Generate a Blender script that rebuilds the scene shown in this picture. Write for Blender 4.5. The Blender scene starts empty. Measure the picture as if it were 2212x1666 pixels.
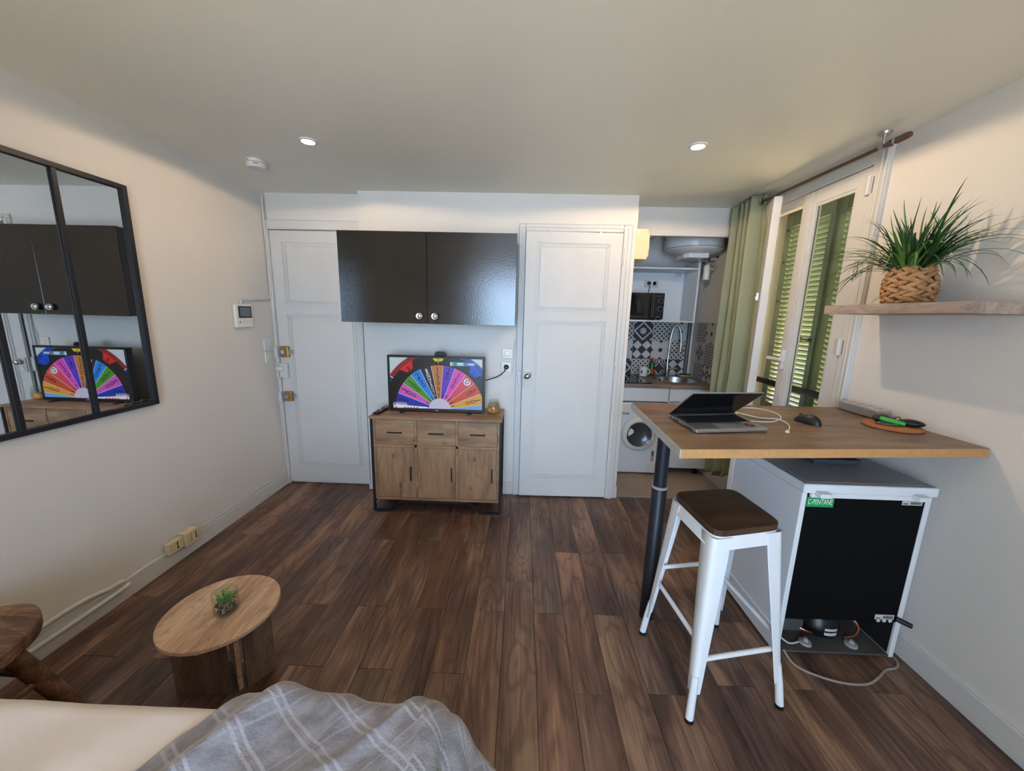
import bpy, math, random
from mathutils import Vector, Matrix, noise

# ------------------------------------------------------------------ camera, world, light
SC = bpy.context.scene
COL = SC.collection
H = 1.5
PITCH, YAW, ROLL, FPX = 0.18518, 0.02406, 0.02449, 806.4
cp, sp = math.cos(PITCH), math.sin(PITCH)
fw = Vector((-math.sin(YAW) * cp, math.cos(YAW) * cp, -sp))
rt0 = Vector((math.cos(YAW), math.sin(YAW), 0))
up0 = rt0.cross(fw)
rt = rt0 * math.cos(ROLL) + up0 * math.sin(ROLL)
up = -rt0 * math.sin(ROLL) + up0 * math.cos(ROLL)
cam = bpy.data.cameras.new('camera')
cam.sensor_width = 36.0
cam.lens = 36.0 * FPX / 2212.0
cam.clip_start = 0.02
camo = bpy.data.objects.new('camera', cam)
COL.objects.link(camo)
camo.matrix_world = Matrix(((rt.x, up.x, -fw.x, 0), (rt.y, up.y, -fw.y, 0), (rt.z, up.z, -fw.z, H), (0, 0, 0, 1)))
SC.camera = camo
SC.view_settings.view_transform = 'Standard'
SC.view_settings.look = 'None'
SC.view_settings.gamma = 1.0
SC.view_settings.use_curve_mapping = False
SC.view_settings.exposure = 0.18
SC.cycles.use_denoising = True
SC.cycles.max_bounces = 8
SC.cycles.diffuse_bounces = 4
SC.cycles.glossy_bounces = 3
SC.cycles.transmission_bounces = 4
SC.cycles.transparent_max_bounces = 8
SC.cycles.use_adaptive_sampling = True
SC.cycles.adaptive_threshold = 0.03
SC.cycles.caustics_reflective = False
SC.cycles.caustics_refractive = False
SC.cycles.sample_clamp_indirect = 6.0


def lin(c):
    c = c / 255.0
    return c / 12.92 if c <= 0.04045 else ((c + 0.055) / 1.055) ** 2.4


def S(r, g, b):
    return (lin(r), lin(g), lin(b), 1.0)


w = bpy.data.worlds.new('sky')
SC.world = w
w.use_nodes = True
bg = w.node_tree.nodes['Background']
bg.inputs[0].default_value = S(176, 208, 255)
bg.inputs[1].default_value = 1.0


def light(name, kind, loc, direction, energy, color, **kw):
    l = bpy.data.lights.new(name, kind)
    l.energy = energy
    l.color = color[:3]
    for k, v in kw.items():
        setattr(l, k, v)
    o = bpy.data.objects.new(name, l)
    COL.objects.link(o)
    o.location = loc
    o.rotation_euler = Vector(direction).to_track_quat('-Z', 'Y').to_euler()
    return o


light('sun', 'SUN', (6, -6, 8), (-0.34, 0.52, -0.85), 125.0, S(255, 234, 206), angle=0.01)
# daylight of the window behind the camera
light('window_daylight', 'AREA', (-0.1, -1.82, 1.25), (0.02, 1, -0.10), 52.0, S(192, 217, 254),
      shape='RECTANGLE', size=1.2, size_y=1.8, spread=math.radians(95))

# ------------------------------------------------------------------ helpers
random.seed(7)
CZ = 2.39          # ceiling
XL, XR, XK = -2.03, 1.785, 1.83
YW, YE, YK = 2.975, 3.06, 4.1
YR = -1.7          # wall behind the camera


class MB:
    def __init__(s):
        s.v, s.f, s.m = [], [], []

    def add(s, vs, fs, mi=0):
        n = len(s.v)
        s.v += [tuple(p) for p in vs]
        s.f += [tuple(i + n for i in f) for f in fs]
        s.m += [mi] * len(fs)
        return s

    def box(s, x0, x1, y0, y1, z0, z1, mi=0):
        x0, x1 = sorted((x0, x1)); y0, y1 = sorted((y0, y1)); z0, z1 = sorted((z0, z1))
        return s.add([(x0, y0, z0), (x1, y0, z0), (x1, y1, z0), (x0, y1, z0), (x0, y0, z1), (x1, y0, z1), (x1, y1, z1), (x0, y1, z1)],
                     [(0, 3, 2, 1), (4, 5, 6, 7), (0, 1, 5, 4), (1, 2, 6, 5), (2, 3, 7, 6), (3, 0, 4, 7)], mi)

    def obox(s, c, size, rot=None, mi=0):
        """box of the given size about c, turned by a 3x3 matrix"""
        b = MB().box(-size[0] / 2, size[0] / 2, -size[1] / 2, size[1] / 2, -size[2] / 2, size[2] / 2)
        c = Vector(c)
        return s.add([(rot @ Vector(p) if rot else Vector(p)) + c for p in b.v], b.f, mi)

    def prism(s, poly, vec, mi=0):
        n = len(poly)
        vec = Vector(vec)
        a = [Vector(p) for p in poly]
        nrm = Vector()
        for i in range(n):
            nrm += a[i].cross(a[(i + 1) % n])
        if nrm.dot(vec) > 0:
            a = a[::-1]
        b = [p + vec for p in a]
        return s.add(a + b, [tuple(range(n)), tuple(range(2 * n - 1, n - 1, -1))] + [(i, i + n, (i + 1) % n + n, (i + 1) % n) for i in range(n)], mi)

    def tube(s, pts, r, n=8, closed=False, mi=0):
        P = [Vector(p) for p in pts]
        k = len(P)
        R = r if isinstance(r, (list, tuple)) else [r] * k
        T = []
        for i in range(k):
            a = P[(i - 1) % k] if (closed or i) else P[0]
            b = P[(i + 1) % k] if (closed or i < k - 1) else P[-1]
            T.append((b - a).normalized())
        u = T[0].orthogonal().normalized()
        vs = []
        for i in range(k):
            u = (u - T[i] * u.dot(T[i]))
            u = u.normalized() if u.length > 1e-6 else T[i].orthogonal().normalized()
            q = T[i].cross(u)
            for j in range(n):
                a = 2 * math.pi * j / n
                vs.append(P[i] + (u * math.cos(a) + q * math.sin(a)) * R[i])
        fs = []
        for i in range(k if closed else k - 1):
            i2 = (i + 1) % k
            for j in range(n):
                fs.append((i * n + j, i * n + (j + 1) % n, i2 * n + (j + 1) % n, i2 * n + j))
        if not closed:
            fs.append(tuple(range(n - 1, -1, -1)))
            fs.append(tuple((k - 1) * n + j for j in range(n)))
        return s.add(vs, fs, mi)

    def cyl(s, p0, p1, r0, r1=None, n=20, mi=0):
        return s.tube([p0, p1], [r0, r0 if r1 is None else r1], n, mi=mi)

    def lathe(s, prof, c=(0, 0, 0), n=32, mi=0, rot=None, cap=True):
        """prof = [(r, z)...] from one end to the other"""
        c = Vector(c)
        vs, fs, rings = [], [], []
        for r, z in prof:
            if r < 1e-6:
                rings.append([len(vs)]); vs.append(Vector((0, 0, z)))
            else:
                rings.append(list(range(len(vs), len(vs) + n)))
                for j in range(n):
                    a = 2 * math.pi * j / n
                    vs.append(Vector((r * math.cos(a), r * math.sin(a), z)))
        for a, b in zip(rings, rings[1:]):
            for j in range(n):
                j2 = (j + 1) % n
                if len(a) == 1 and len(b) > 1:
                    fs.append((a[0], b[j2], b[j]))
                elif len(b) == 1 and len(a) > 1:
                    fs.append((a[j], a[j2], b[0]))
                elif len(a) > 1:
                    fs.append((a[j], a[j2], b[j2], b[j]))
        if cap and len(rings[0]) > 1:
            fs.append(tuple(rings[0][::-1]))
        if cap and len(rings[-1]) > 1:
            fs.append(tuple(rings[-1]))
        return s.add([(rot @ p if rot else p) + c for p in vs], fs, mi)

    def grid(s, fn, nu, nv, closed_u=False, mi=0):
        vs = [fn(i / (nu if closed_u else nu - 1), j / (nv - 1)) for j in range(nv) for i in range(nu)]
        fs = []
        for j in range(nv - 1):
            for i in range(nu if closed_u else nu - 1):
                i2 = (i + 1) % nu
                fs.append((j * nu + i, j * nu + i2, (j + 1) * nu + i2, (j + 1) * nu + i))
        return s.add(vs, fs, mi)

    def ball(s, c, r, n=12, rot=None, mi=0):
        rr = r if isinstance(r, (list, tuple)) else (r, r, r)
        b = MB().lathe([(math.sin(math.pi * i / 8), -math.cos(math.pi * i / 8)) for i in range(9)], n=n)
        c = Vector(c)
        vs = [Vector((p[0] * rr[0], p[1] * rr[1], p[2] * rr[2])) for p in b.v]
        return s.add([(rot @ p if rot else p) + c for p in vs], b.f, mi)


def rotz(a):
    return Matrix.Rotation(a, 3, 'Z')


def mesh_of(name, mb, mats, smooth=False):
    me = bpy.data.meshes.new(name)
    me.from_pydata(mb.v, [], mb.f)
    for m in (mats if isinstance(mats, (list, tuple)) else [mats]):
        me.materials.append(m)
    for p, i in zip(me.polygons, mb.m):
        p.material_index = i
        p.use_smooth = bool(smooth)
    if smooth:
        me.set_sharp_from_angle(angle=math.radians(42))
    me.update()
    return me


BASE = {}


def thing(name, loc, label, cat, group=None, kind=None):
    o = bpy.data.objects.new(name, None)
    o.empty_display_size = 0.05
    COL.objects.link(o)
    o.location = loc
    BASE[o] = Vector(loc)
    tag(o, label, cat, group, kind)
    return o


def tag(o, label=None, cat=None, group=None, kind=None):
    for k, v in (('label', label), ('category', cat), ('group', group), ('kind', kind)):
        if v:
            o[k] = v
    return o


def part(name, mb, mat, parent=None, smooth=False, bevel=0.0, label=None, cat=None, group=None, kind=None, seg=2, sub=0):
    """one mesh object; mb is in world coordinates"""
    if parent is not None:
        b = BASE[parent]
    else:
        xs = [p[0] for p in mb.v]; ys = [p[1] for p in mb.v]; zs = [p[2] for p in mb.v]
        b = Vector(((min(xs) + max(xs)) / 2, (min(ys) + max(ys)) / 2, min(zs)))
    mb.v = [tuple(Vector(p) - b) for p in mb.v]
    o = bpy.data.objects.new(name, mesh_of(name, mb, mat, smooth))
    COL.objects.link(o)
    if parent is not None:
        o.parent = parent
    else:
        o.location = b
    BASE[o] = b
    if bevel:
        m = o.modifiers.new('bevel', 'BEVEL')
        m.width = bevel
        m.segments = seg
        m.limit_method = 'ANGLE'
    if sub:
        m = o.modifiers.new('subdivision', 'SUBSURF')
        m.levels = m.render_levels = sub
    return tag(o, label, cat, group, kind)


def shared(name, me, parent, wloc):
    """a repeated piece: own object, shared mesh"""
    o = bpy.data.objects.new(name, me)
    COL.objects.link(o)
    o.parent = parent
    o.location = Vector(wloc) - BASE[parent]
    return o


_tc = {}


def text_polys(s, size, sx=1.0):
    """mesh of a word, centred on the origin in the XY plane"""
    if (s, size, sx) not in _tc:
        cu = bpy.data.curves.new('t', 'FONT')
        cu.body = s
        cu.size = size
        cu.align_x = 'CENTER'
        cu.align_y = 'CENTER'
        cu.resolution_u = 3
        ob = bpy.data.objects.new('t', cu)
        COL.objects.link(ob)
        dg = bpy.context.evaluated_depsgraph_get()
        me = bpy.data.meshes.new_from_object(ob.evaluated_get(dg))
        _tc[(s, size, sx)] = ([(v.co.x * sx, v.co.y) for v in me.vertices], [tuple(p.vertices) for p in me.polygons])
        bpy.data.objects.remove(ob)
        bpy.data.curves.remove(cu)
        bpy.data.meshes.remove(me)
    return _tc[(s, size, sx)]


def put_text(mb, s, size, origin, ux, uy, mi=0, sx=1.0):
    vs, fs = text_polys(s, size, sx)
    o, ux, uy = Vector(origin), Vector(ux), Vector(uy)
    mb.add([o + ux * a + uy * b for a, b in vs], fs, mi)


def clip(poly, x0, x1, y0, y1):
    for ax, lim, sg in ((0, x0, 1), (0, x1, -1), (1, y0, 1), (1, y1, -1)):
        out = []
        for i, p in enumerate(poly):
            q = poly[(i + 1) % len(poly)]
            a, b = (p[ax] - lim) * sg, (q[ax] - lim) * sg
            if a >= 0:
                out.append(p)
            if (a > 0 > b) or (a < 0 < b):
                t = a / (a - b)
                out.append((p[0] + (q[0] - p[0]) * t, p[1] + (q[1] - p[1]) * t))
        poly = out
        if len(poly) < 3:
            return []
    return poly


# ------------------------------------------------------------------ materials
def nodes(name):
    m = bpy.data.materials.new(name)
    m.use_nodes = True
    nt = m.node_tree
    return m, nt, nt.nodes['Principled BSDF']


def mat(name, col, rough=0.5, metal=0.0, spec=0.5, bump=0.0, bscale=40.0, var=0.0, vscale=4.0, coat=0.0, emit=0.0, trans=0.0, ior=1.45, sheen=0.0, var_col=None):
    m, nt, b = nodes(name)
    b.inputs['Base Color'].default_value = col
    b.inputs['Roughness'].default_value = rough
    b.inputs['Metallic'].default_value = metal
    b.inputs['Specular IOR Level'].default_value = spec
    b.inputs['Coat Weight'].default_value = coat
    b.inputs['Transmission Weight'].default_value = trans
    b.inputs['IOR'].default_value = ior
    b.inputs['Sheen Weight'].default_value = sheen
    if emit:
        b.inputs['Emission Color'].default_value = col
        b.inputs['Emission Strength'].default_value = emit
    N, L = nt.nodes.new, nt.links.new
    if var or bump:
        tc = N('ShaderNodeTexCoord')
    if var:
        n = N('ShaderNodeTexNoise')
        n.inputs['Scale'].default_value = vscale
        n.inputs['Detail'].default_value = 5
        L(tc.outputs['Object'], n.inputs['Vector'])
        mx = N('ShaderNodeMix')
        mx.data_type = 'RGBA'
        mr = N('ShaderNodeMapRange')
        mr.inputs[1].default_value = 0.3
        mr.inputs[2].default_value = 0.7
        L(n.outputs['Fac'], mr.inputs[0])
        L(mr.outputs[0], mx.inputs[0])
        mx.inputs[6].default_value = var_col or tuple(c * (1 - var) for c in col[:3]) + (1,)
        mx.inputs[7].default_value = tuple(min(1, c * (1 + var * 0.4)) for c in col[:3]) + (1,)
        L(mx.outputs[2], b.inputs['Base Color'])
    if bump:
        n = N('ShaderNodeTexNoise')
        n.inputs['Scale'].default_value = bscale
        n.inputs['Detail'].default_value = 4
        L(tc.outputs['Object'], n.inputs['Vector'])
        bp = N('ShaderNodeBump')
        bp.inputs['Strength'].default_value = bump
        bp.inputs['Distance'].default_value = 0.01
        L(n.outputs['Fac'], bp.inputs['Height'])
        L(bp.outputs[0], b.inputs['Normal'])
    return m


def wood(name, dark, midc, light_, axis='Y', scale=1.0, rough=0.5, rand=False, rings=0.35, spec=0.4, hue=None, knots=0.0, bump=0.15, ringn=34.0):
    m, nt, b = nodes(name)
    N, L = nt.nodes.new, nt.links.new
    b.inputs['Roughness'].default_value = rough
    b.inputs['Specular IOR Level'].default_value = spec
    tc = N('ShaderNodeTexCoord')
    vec = tc.outputs['Object']
    if rand:
        oi = N('ShaderNodeObjectInfo')
        vm = N('ShaderNodeVectorMath'); vm.operation = 'SCALE'
        vm.inputs[0].default_value = (31.7, 53.1, 17.3)
        L(oi.outputs['Random'], vm.inputs['Scale'])
        va = N('ShaderNodeVectorMath'); va.operation = 'ADD'
        L(vec, va.inputs[0]); L(vm.outputs[0], va.inputs[1])
        vec = va.outputs[0]
    sc = {'X': (1, 9, 9), 'Y': (9, 1, 9), 'Z': (9, 9, 1)}[axis]

    def ns(k, mul, detail=5, dist=0.0):
        mp = N('ShaderNodeMapping')
        mp.inputs['Scale'].default_value = tuple((1.0 if q == 1 else mul) * scale * k for q in sc)
        L(vec, mp.inputs['Vector'])
        n = N('ShaderNodeTexNoise')
        n.inputs['Scale'].default_value = 1.0
        n.inputs['Detail'].default_value = detail
        n.inputs['Distortion'].default_value = dist
        L(mp.outputs[0], n.inputs['Vector'])
        return n.outputs['Fac']
    big = ns(1.7, 5.0, 6, 0.4)
    fine = ns(4.0, 30.0, 4)
    cont = ns(1.5, 4.5, 2, 0.35)
    # contour lines of a stretched noise read as cathedral grain
    mu = N('ShaderNodeMath'); mu.operation = 'MULTIPLY'; mu.inputs[1].default_value = ringn * 2
    L(cont, mu.inputs[0])
    si = N('ShaderNodeMath'); si.operation = 'SINE'; L(mu.outputs[0], si.inputs[0])
    rr = N('ShaderNodeMapRange'); rr.inputs[1].default_value = 0.2; rr.inputs[2].default_value = 1.0
    L(si.outputs[0], rr.inputs[0])
    ramp = N('ShaderNodeValToRGB')
    e = ramp.color_ramp.elements
    e[0].position, e[0].color = 0.28, dark
    e[1].position, e[1].color = 0.72, light_
    k = e.new(0.5); k.color = midc
    ad = N('ShaderNodeMath'); ad.operation = 'MULTIPLY_ADD'; ad.inputs[1].default_value = 0.45
    ofs = N('ShaderNodeMath'); ofs.operation = 'MULTIPLY_ADD'; ofs.inputs[1].default_value = 1.0; ofs.inputs[2].default_value = -0.225
    L(big, ofs.inputs[0]); L(fine, ad.inputs[0]); L(ofs.outputs[0], ad.inputs[2])
    L(ad.outputs[0], ramp.inputs[0])
    col = ramp.outputs[0]
    mx = N('ShaderNodeMix'); mx.data_type = 'RGBA'; mx.blend_type = 'MULTIPLY'
    fm = N('ShaderNodeMath'); fm.operation = 'MULTIPLY'; fm.inputs[1].default_value = rings
    L(rr.outputs[0], fm.inputs[0]); L(fm.outputs[0], mx.inputs[0])
    L(col, mx.inputs[6]); mx.inputs[7].default_value = (0.30, 0.24, 0.2, 1)
    col = mx.outputs[2]
    if knots:
        mp = N('ShaderNodeMapping'); mp.inputs['Scale'].default_value = tuple((4.2 if q == 1 else 9.0) * scale for q in sc)
        L(vec, mp.inputs['Vector'])
        vo = N('ShaderNodeTexVoronoi'); vo.inputs['Scale'].default_value = 1.0
        L(mp.outputs[0], vo.inputs['Vector'])
        kr = N('ShaderNodeMapRange'); kr.inputs[1].default_value = 0.02; kr.inputs[2].default_value = 0.19
        kr.inputs[3].default_value = knots; kr.inputs[4].default_value = 0.0
        L(vo.outputs['Distance'], kr.inputs[0])
        m2 = N('ShaderNodeMix'); m2.data_type = 'RGBA'
        L(kr.outputs[0], m2.inputs[0]); L(col, m2.inputs[6]); m2.inputs[7].default_value = tuple(c * 0.35 for c in dark[:3]) + (1,)
        col = m2.outputs[2]
    if hue:
        # every board its own tone, as laid
        wn = N('ShaderNodeTexWhiteNoise'); wn.noise_dimensions = '1D'
        L(oi.outputs['Random'], wn.inputs['W'])
        r2 = N('ShaderNodeValToRGB')
        r2.color_ramp.elements[0].color = hue[0]
        r2.color_ramp.elements[1].color = hue[-1]
        for i, h in enumerate(hue[1:-1]):
            r2.color_ramp.elements.new((i + 1) / (len(hue) - 1)).color = h
        L(wn.outputs[0], r2.inputs[0])
        m3 = N('ShaderNodeMix'); m3.data_type = 'RGBA'; m3.blend_type = 'MULTIPLY'; m3.inputs[0].default_value = 1.0
        L(col, m3.inputs[6]); L(r2.outputs[0], m3.inputs[7])
        col = m3.outputs[2]
    L(col, b.inputs['Base Color'])
    if bump:
        bp = N('ShaderNodeBump'); bp.inputs['Strength'].default_value = bump; bp.inputs['Distance'].default_value = 0.004
        L(fine, bp.inputs['Height']); L(bp.outputs[0], b.inputs['Normal'])
    return m


def glass_pane(name, tint, refl=0.12, rough=0.02):
    """window glass: clear, with a real reflection"""
    m, nt, b = nodes(name)
    N, L = nt.nodes.new, nt.links.new
    nt.nodes.remove(b)
    t = N('ShaderNodeBsdfTransparent'); t.inputs[0].default_value = tint
    g = N('ShaderNodeBsdfGlossy'); g.inputs['Roughness'].default_value = rough
    lw = N('ShaderNodeLayerWeight'); lw.inputs[0].default_value = 0.5
    fr = N('ShaderNodeMath'); fr.operation = 'POWER'; fr.inputs[1].default_value = 4.0
    L(lw.outputs['Facing'], fr.inputs[0])
    ad = N('ShaderNodeMath'); ad.operation = 'MULTIPLY_ADD'; ad.inputs[1].default_value = 0.55; ad.inputs[2].default_value = refl
    ad.use_clamp = True
    mx = N('ShaderNodeMixShader')
    L(fr.outputs[0], ad.inputs[0]); L(ad.outputs[0], mx.inputs[0]); L(t.outputs[0], mx.inputs[1]); L(g.outputs[0], mx.inputs[2])
    L(mx.outputs[0], nt.nodes['Material Output'].inputs[0])
    return m


M = {}
M['wall'] = mat('white_wall_paint', S(222, 218, 214), 0.55, spec=0.35, bump=0.06, bscale=60, var=0.03, vscale=1.5)
M['ceil'] = mat('white_ceiling_paint', S(238, 234, 224), 0.38, spec=0.4, bump=0.05, bscale=30, var=0.03, vscale=1.2)
M['trim'] = mat('white_satin_paint', S(211, 210, 209), 0.5, bump=0.05, bscale=25, var=0.03)
M['crack'] = mat('dark_paint_crack', S(120, 100, 92), 0.9)
M['black'] = mat('black_metal', S(30, 32, 40), 0.45, spec=0.4)
M['blackp'] = mat('black_plastic', S(18, 19, 22), 0.4)
M['blackg'] = mat('black_gloss_panel', S(14, 15, 18), 0.12, spec=0.6)
M['cab'] = mat('black_lacquer', S(17, 18, 20), 0.18, spec=0.7, bump=0.05, bscale=140)
M['chrome'] = mat('chrome', S(220, 220, 222), 0.12, 1.0)
M['steel'] = mat('brushed_steel', S(190, 192, 196), 0.3, 1.0, bump=0.04, bscale=200)
M['brass'] = mat('brass_lacquer', S(172, 128, 78), 0.35, 0.6)
M['brown_metal'] = mat('bronze_rod', S(110, 88, 78), 0.3, 0.7)
M['white_metal'] = mat('white_powder_coat', S(226, 228, 232), 0.32, spec=0.5, var=0.03)
M['white_app'] = mat('white_enamel', S(222, 226, 232), 0.28, spec=0.5)
M['white_pl'] = mat('white_plastic', S(226, 224, 220), 0.35)
M['ivory'] = mat('ivory_plastic', S(214, 196, 160), 0.45, var=0.05)
M['cream'] = mat('cream_plastic', S(226, 212, 172), 0.5)
M['grey_pl'] = mat('grey_plastic', S(150, 150, 152), 0.5)
M['dgrey'] = mat('dark_grey_plastic', S(70, 72, 76), 0.5)
M['alu'] = mat('aluminium', S(168, 170, 172), 0.4, 0.75)
M['mirror'] = mat('mirror_silver', S(222, 226, 228), 0.015, 1.0)
M['glass'] = glass_pane('clear_pane', (0.90, 0.95, 0.92, 1), 0.03)
M['jarglass'] = glass_pane('clear_glass', (0.93, 0.96, 0.94, 1), 0.04)
M['floor'] = wood('vinyl_plank', S(68, 53, 48), S(114, 92, 82), S(164, 138, 118), 'Y', 0.8, 0.42, True, 0.42, 0.45,
                  hue=[S(198, 197, 200), S(242, 226, 216), S(222, 214, 210), S(255, 242, 226), S(204, 196, 190), S(244, 218, 204)], bump=0.2)
M['oak'] = wood('artisan_oak', S(112, 86, 66), S(150, 118, 90), S(170, 138, 106), 'Z', 1.3, 0.45, True, 0.22, 0.4, knots=0.75, ringn=22)
M['oakh'] = wood('artisan_oak_across', S(112, 86, 66), S(150, 118, 90), S(170, 138, 106), 'X', 1.3, 0.42, True, 0.22, 0.4, knots=0.75, ringn=22)
M['oakedge'] = wood('oak_edge', S(120, 90, 70), S(150, 116, 90), S(166, 134, 106), 'X', 2.0, 0.45, False, 0.1)
M['sonoma'] = wood('sonoma_oak', S(150, 120, 96), S(186, 154, 126), S(206, 178, 150), 'Y', 1.6, 0.5, False, 0.30, 0.35, ringn=46)
M['smoke'] = wood('shaded_oak', S(84, 72, 66), S(112, 96, 86), S(134, 116, 102), 'Z', 2.2, 0.5, True, 0.30, 0.35, ringn=46)  # darker sonoma oak: shade on the base panels put into the colour
M['table'] = wood('walnut_laminate', S(84, 66, 54), S(118, 94, 76), S(142, 116, 94), 'X', 1.6, 0.38, False, 0.22, 0.45, knots=0.15)
M['raw'] = mat('raw_chipboard_edge', S(186, 140, 90), 0.75, var=0.12, vscale=60)
M['greyband'] = mat('grey_edge_band', S(176, 178, 178), 0.4)
M['seat'] = wood('dark_elm_seat', S(42, 28, 20), S(66, 46, 32), S(92, 66, 46), 'X', 2.0, 0.4, False, 0.25, 0.4)
M['shelf'] = wood('grey_oak_shelf', S(128, 112, 104), S(158, 140, 130), S(178, 160, 150), 'Y', 1.6, 0.5, False, 0.22, 0.35)
M['rustic'] = wood('rustic_teak', S(60, 40, 28), S(104, 74, 54), S(146, 112, 88), 'X', 2.2, 0.55, True, 0.4, 0.4)
M['work'] = wood('worktop_laminate', S(100, 86, 78), S(134, 116, 104), S(156, 138, 124), 'X', 1.5, 0.4, False, 0.2)
M['tilefloor'] = mat('beige_floor_tile', S(168, 150, 136), 0.5, var=0.10, vscale=6)
M['grout'] = mat('grout', S(120, 110, 102), 0.9)
M['sub'] = mat('subfloor', S(36, 28, 24), 0.9)
M['tile_l'] = mat('pale_cement_tile', S(196, 196, 196), 0.4, var=0.04)
M['tile_d'] = mat('charcoal_cement_tile', S(52, 52, 62), 0.4)
M['greywall'] = mat('grey_wall_paint', S(222, 219, 216), 0.6)
M['sheet'] = mat('white_cotton', S(216, 206, 200), 0.9, spec=0.1, bump=0.05, bscale=300, sheen=0.2)
M['curtain'] = mat('sage_cotton', S(146, 150, 126), 0.9, spec=0.1, bump=0.08, bscale=250, sheen=0.15, var=0.05)
M['shutter'] = mat('sage_green_paint', S(138, 154, 136), 0.6, var=0.12, vscale=8)
M['reveal'] = mat('cream_render', S(232, 218, 184), 0.85, bump=0.4, bscale=60)
M['ground'] = mat('pale_stone_ground', S(160, 148, 120), 0.9, var=0.1, vscale=0.5)
M['leaf'] = mat('grass_leaf', S(44, 84, 44), 0.45, var=0.35, vscale=9)
M['leafy'] = mat('grass_leaf_light', S(88, 128, 56), 0.45, var=0.35, vscale=9)
M['leaf2'] = mat('bright_leaf', S(76, 140, 40), 0.5, var=0.3, vscale=60)
M['wicker'] = mat('water_hyacinth', S(186, 140, 96), 0.75, var=0.35, vscale=22, bump=0.5, bscale=90)
M['pebble'] = mat('pebbles', S(150, 130, 116), 0.6, var=0.6, vscale=90)
M['cork'] = mat('cork', S(176, 116, 72), 0.85, var=0.2, vscale=120, bump=0.4, bscale=200)
M['wax'] = mat('amber_wax', S(200, 132, 74), 0.6)
M['label'] = mat('paper_label', S(196, 196, 196), 0.6)
M['ink'] = mat('black_ink', S(36, 34, 36), 0.7)
M['greenlab'] = mat('green_label', S(20, 150, 84), 0.5)
M['whitelab'] = mat('white_print', S(232, 236, 232), 0.5)
M['red'] = mat('red_plastic', S(210, 40, 44), 0.4)
M['green_fob'] = mat('green_plastic', S(40, 190, 70), 0.35)
M['soap'] = mat('green_soap', S(16, 120, 66), 0.15, trans=0.35)
M['whitecer'] = mat('white_ceramic', S(232, 232, 234), 0.15)
M['sponge'] = mat('sponge', S(196, 166, 96), 0.95, bump=0.6, bscale=200)
M['greenpad'] = mat('scour_pad', S(40, 76, 60), 0.95)
M['copper'] = mat('copper_pipe', S(176, 104, 78), 0.35, 0.9)
M['pipe_g'] = mat('grey_pipe', S(88, 90, 98), 0.4)
M['dark'] = mat('dark_void', S(20, 20, 22), 0.9)
M['teal'] = mat('teal_print', S(30, 110, 120), 0.4)
M['lcd'] = mat('lcd_grey', S(96, 108, 116), 0.2)
M['fridge_top'] = mat('grey_worktop_laminate', S(150, 152, 160), 0.4, var=0.05)
M['tray'] = mat('dusty_steel_tray', S(86, 84, 82), 0.7, 0.3, var=0.3, vscale=12)
M['hob'] = mat('black_hob_glass', S(12, 12, 14), 0.06, spec=0.7)
M['paint_hinge'] = M['trim']

# ------------------------------------------------------------------ the setting
def struct(name, mb, m, parent=None, label=None, **kw):
    return part(name, mb, m, parent, label=label, kind=None if parent else 'structure', **kw)


# floor: vinyl planks on a subfloor
fl = struct('floor', MB().box(XL, XR, YR, YW + 0.02, -0.10, -0.012).box(XL, -1.265, YW, YE, -0.10, -0.012), M['sub'],
            label='brown wood-look plank floor of the room')
PW, PL = 0.152, 0.923
_pm = {}


def plank_mesh(wd, ln):
    k = (round(wd, 3), round(ln, 3))
    if k not in _pm:
        a, b, c = wd / 2 - 0.0006, ln / 2 - 0.0007, 0.0012
        mb = MB()
        mb.add([(-a, -b, -0.011), (a, -b, -0.011), (a, b, -0.011), (-a, b, -0.011), (-a, -b, -c), (a, -b, -c), (a, b, -c), (-a, b, -c),
                (-a + c, -b + c, 0), (a - c, -b + c, 0), (a - c, b - c, 0), (-a + c, b - c, 0)],
               [(0, 3, 2, 1), (0, 1, 5, 4), (1, 2, 6, 5), (2, 3, 7, 6), (3, 0, 4, 7), (4, 5, 9, 8), (5, 6, 10, 9), (6, 7, 11, 10), (7, 4, 8, 11), (8, 9, 10, 11)])
        _pm[k] = mesh_of('plank', mb, M['floor'])
    return _pm[k]


first_butt = {-1: 1.902, 0: 1.675, 1: 1.267, 2: 1.681, 3: 1.28, -2: 1.678, -3: 1.327, -4: 1.676, -5: 1.331, -6: 1.673, -7: 1.33, -8: 1.671}
for c in range(-15, 12):
    x0, x1 = max(XL, 0.10 + PW * c), min(XR, 0.10 + PW * (c + 1))
    if x1 - x0 < 0.01:
        continue
    ymax = YE if x1 < -1.25 else YW + 0.02
    b0 = first_butt.get(c, 1.33 if c % 2 else 1.675)
    ys = [b0 + PL * k for k in range(-6, 4)]
    ys = [YR] + [y for y in ys if YR + 0.1 < y < ymax - 0.03] + [ymax]
    for y0, y1 in zip(ys, ys[1:]):
        shared('plank', plank_mesh(x1 - x0, y1 - y0), fl, ((x0 + x1) / 2, (y0 + y1) / 2, 0))

fk = struct('floor_kitchen', MB().box(0.83, XK, YW + 0.02, YK, -0.1, -0.008), M['grout'], label='beige tiled floor of the kitchen corner')
for x0, x1 in ((0.83, 1.228), (1.232, XK)):
    for y0, y1 in ((YW + 0.02, 3.398), (3.402, YK)):
        part('floor_tile', MB().box(x0, x1, y0, y1, -0.008, 0.0), M['tilefloor'], fk, bevel=0.001)
part('threshold_strip', MB().box(0.83, XR, YW + 0.005, YW + 0.03, 0.0, 0.004), M['alu'], fk)

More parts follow.
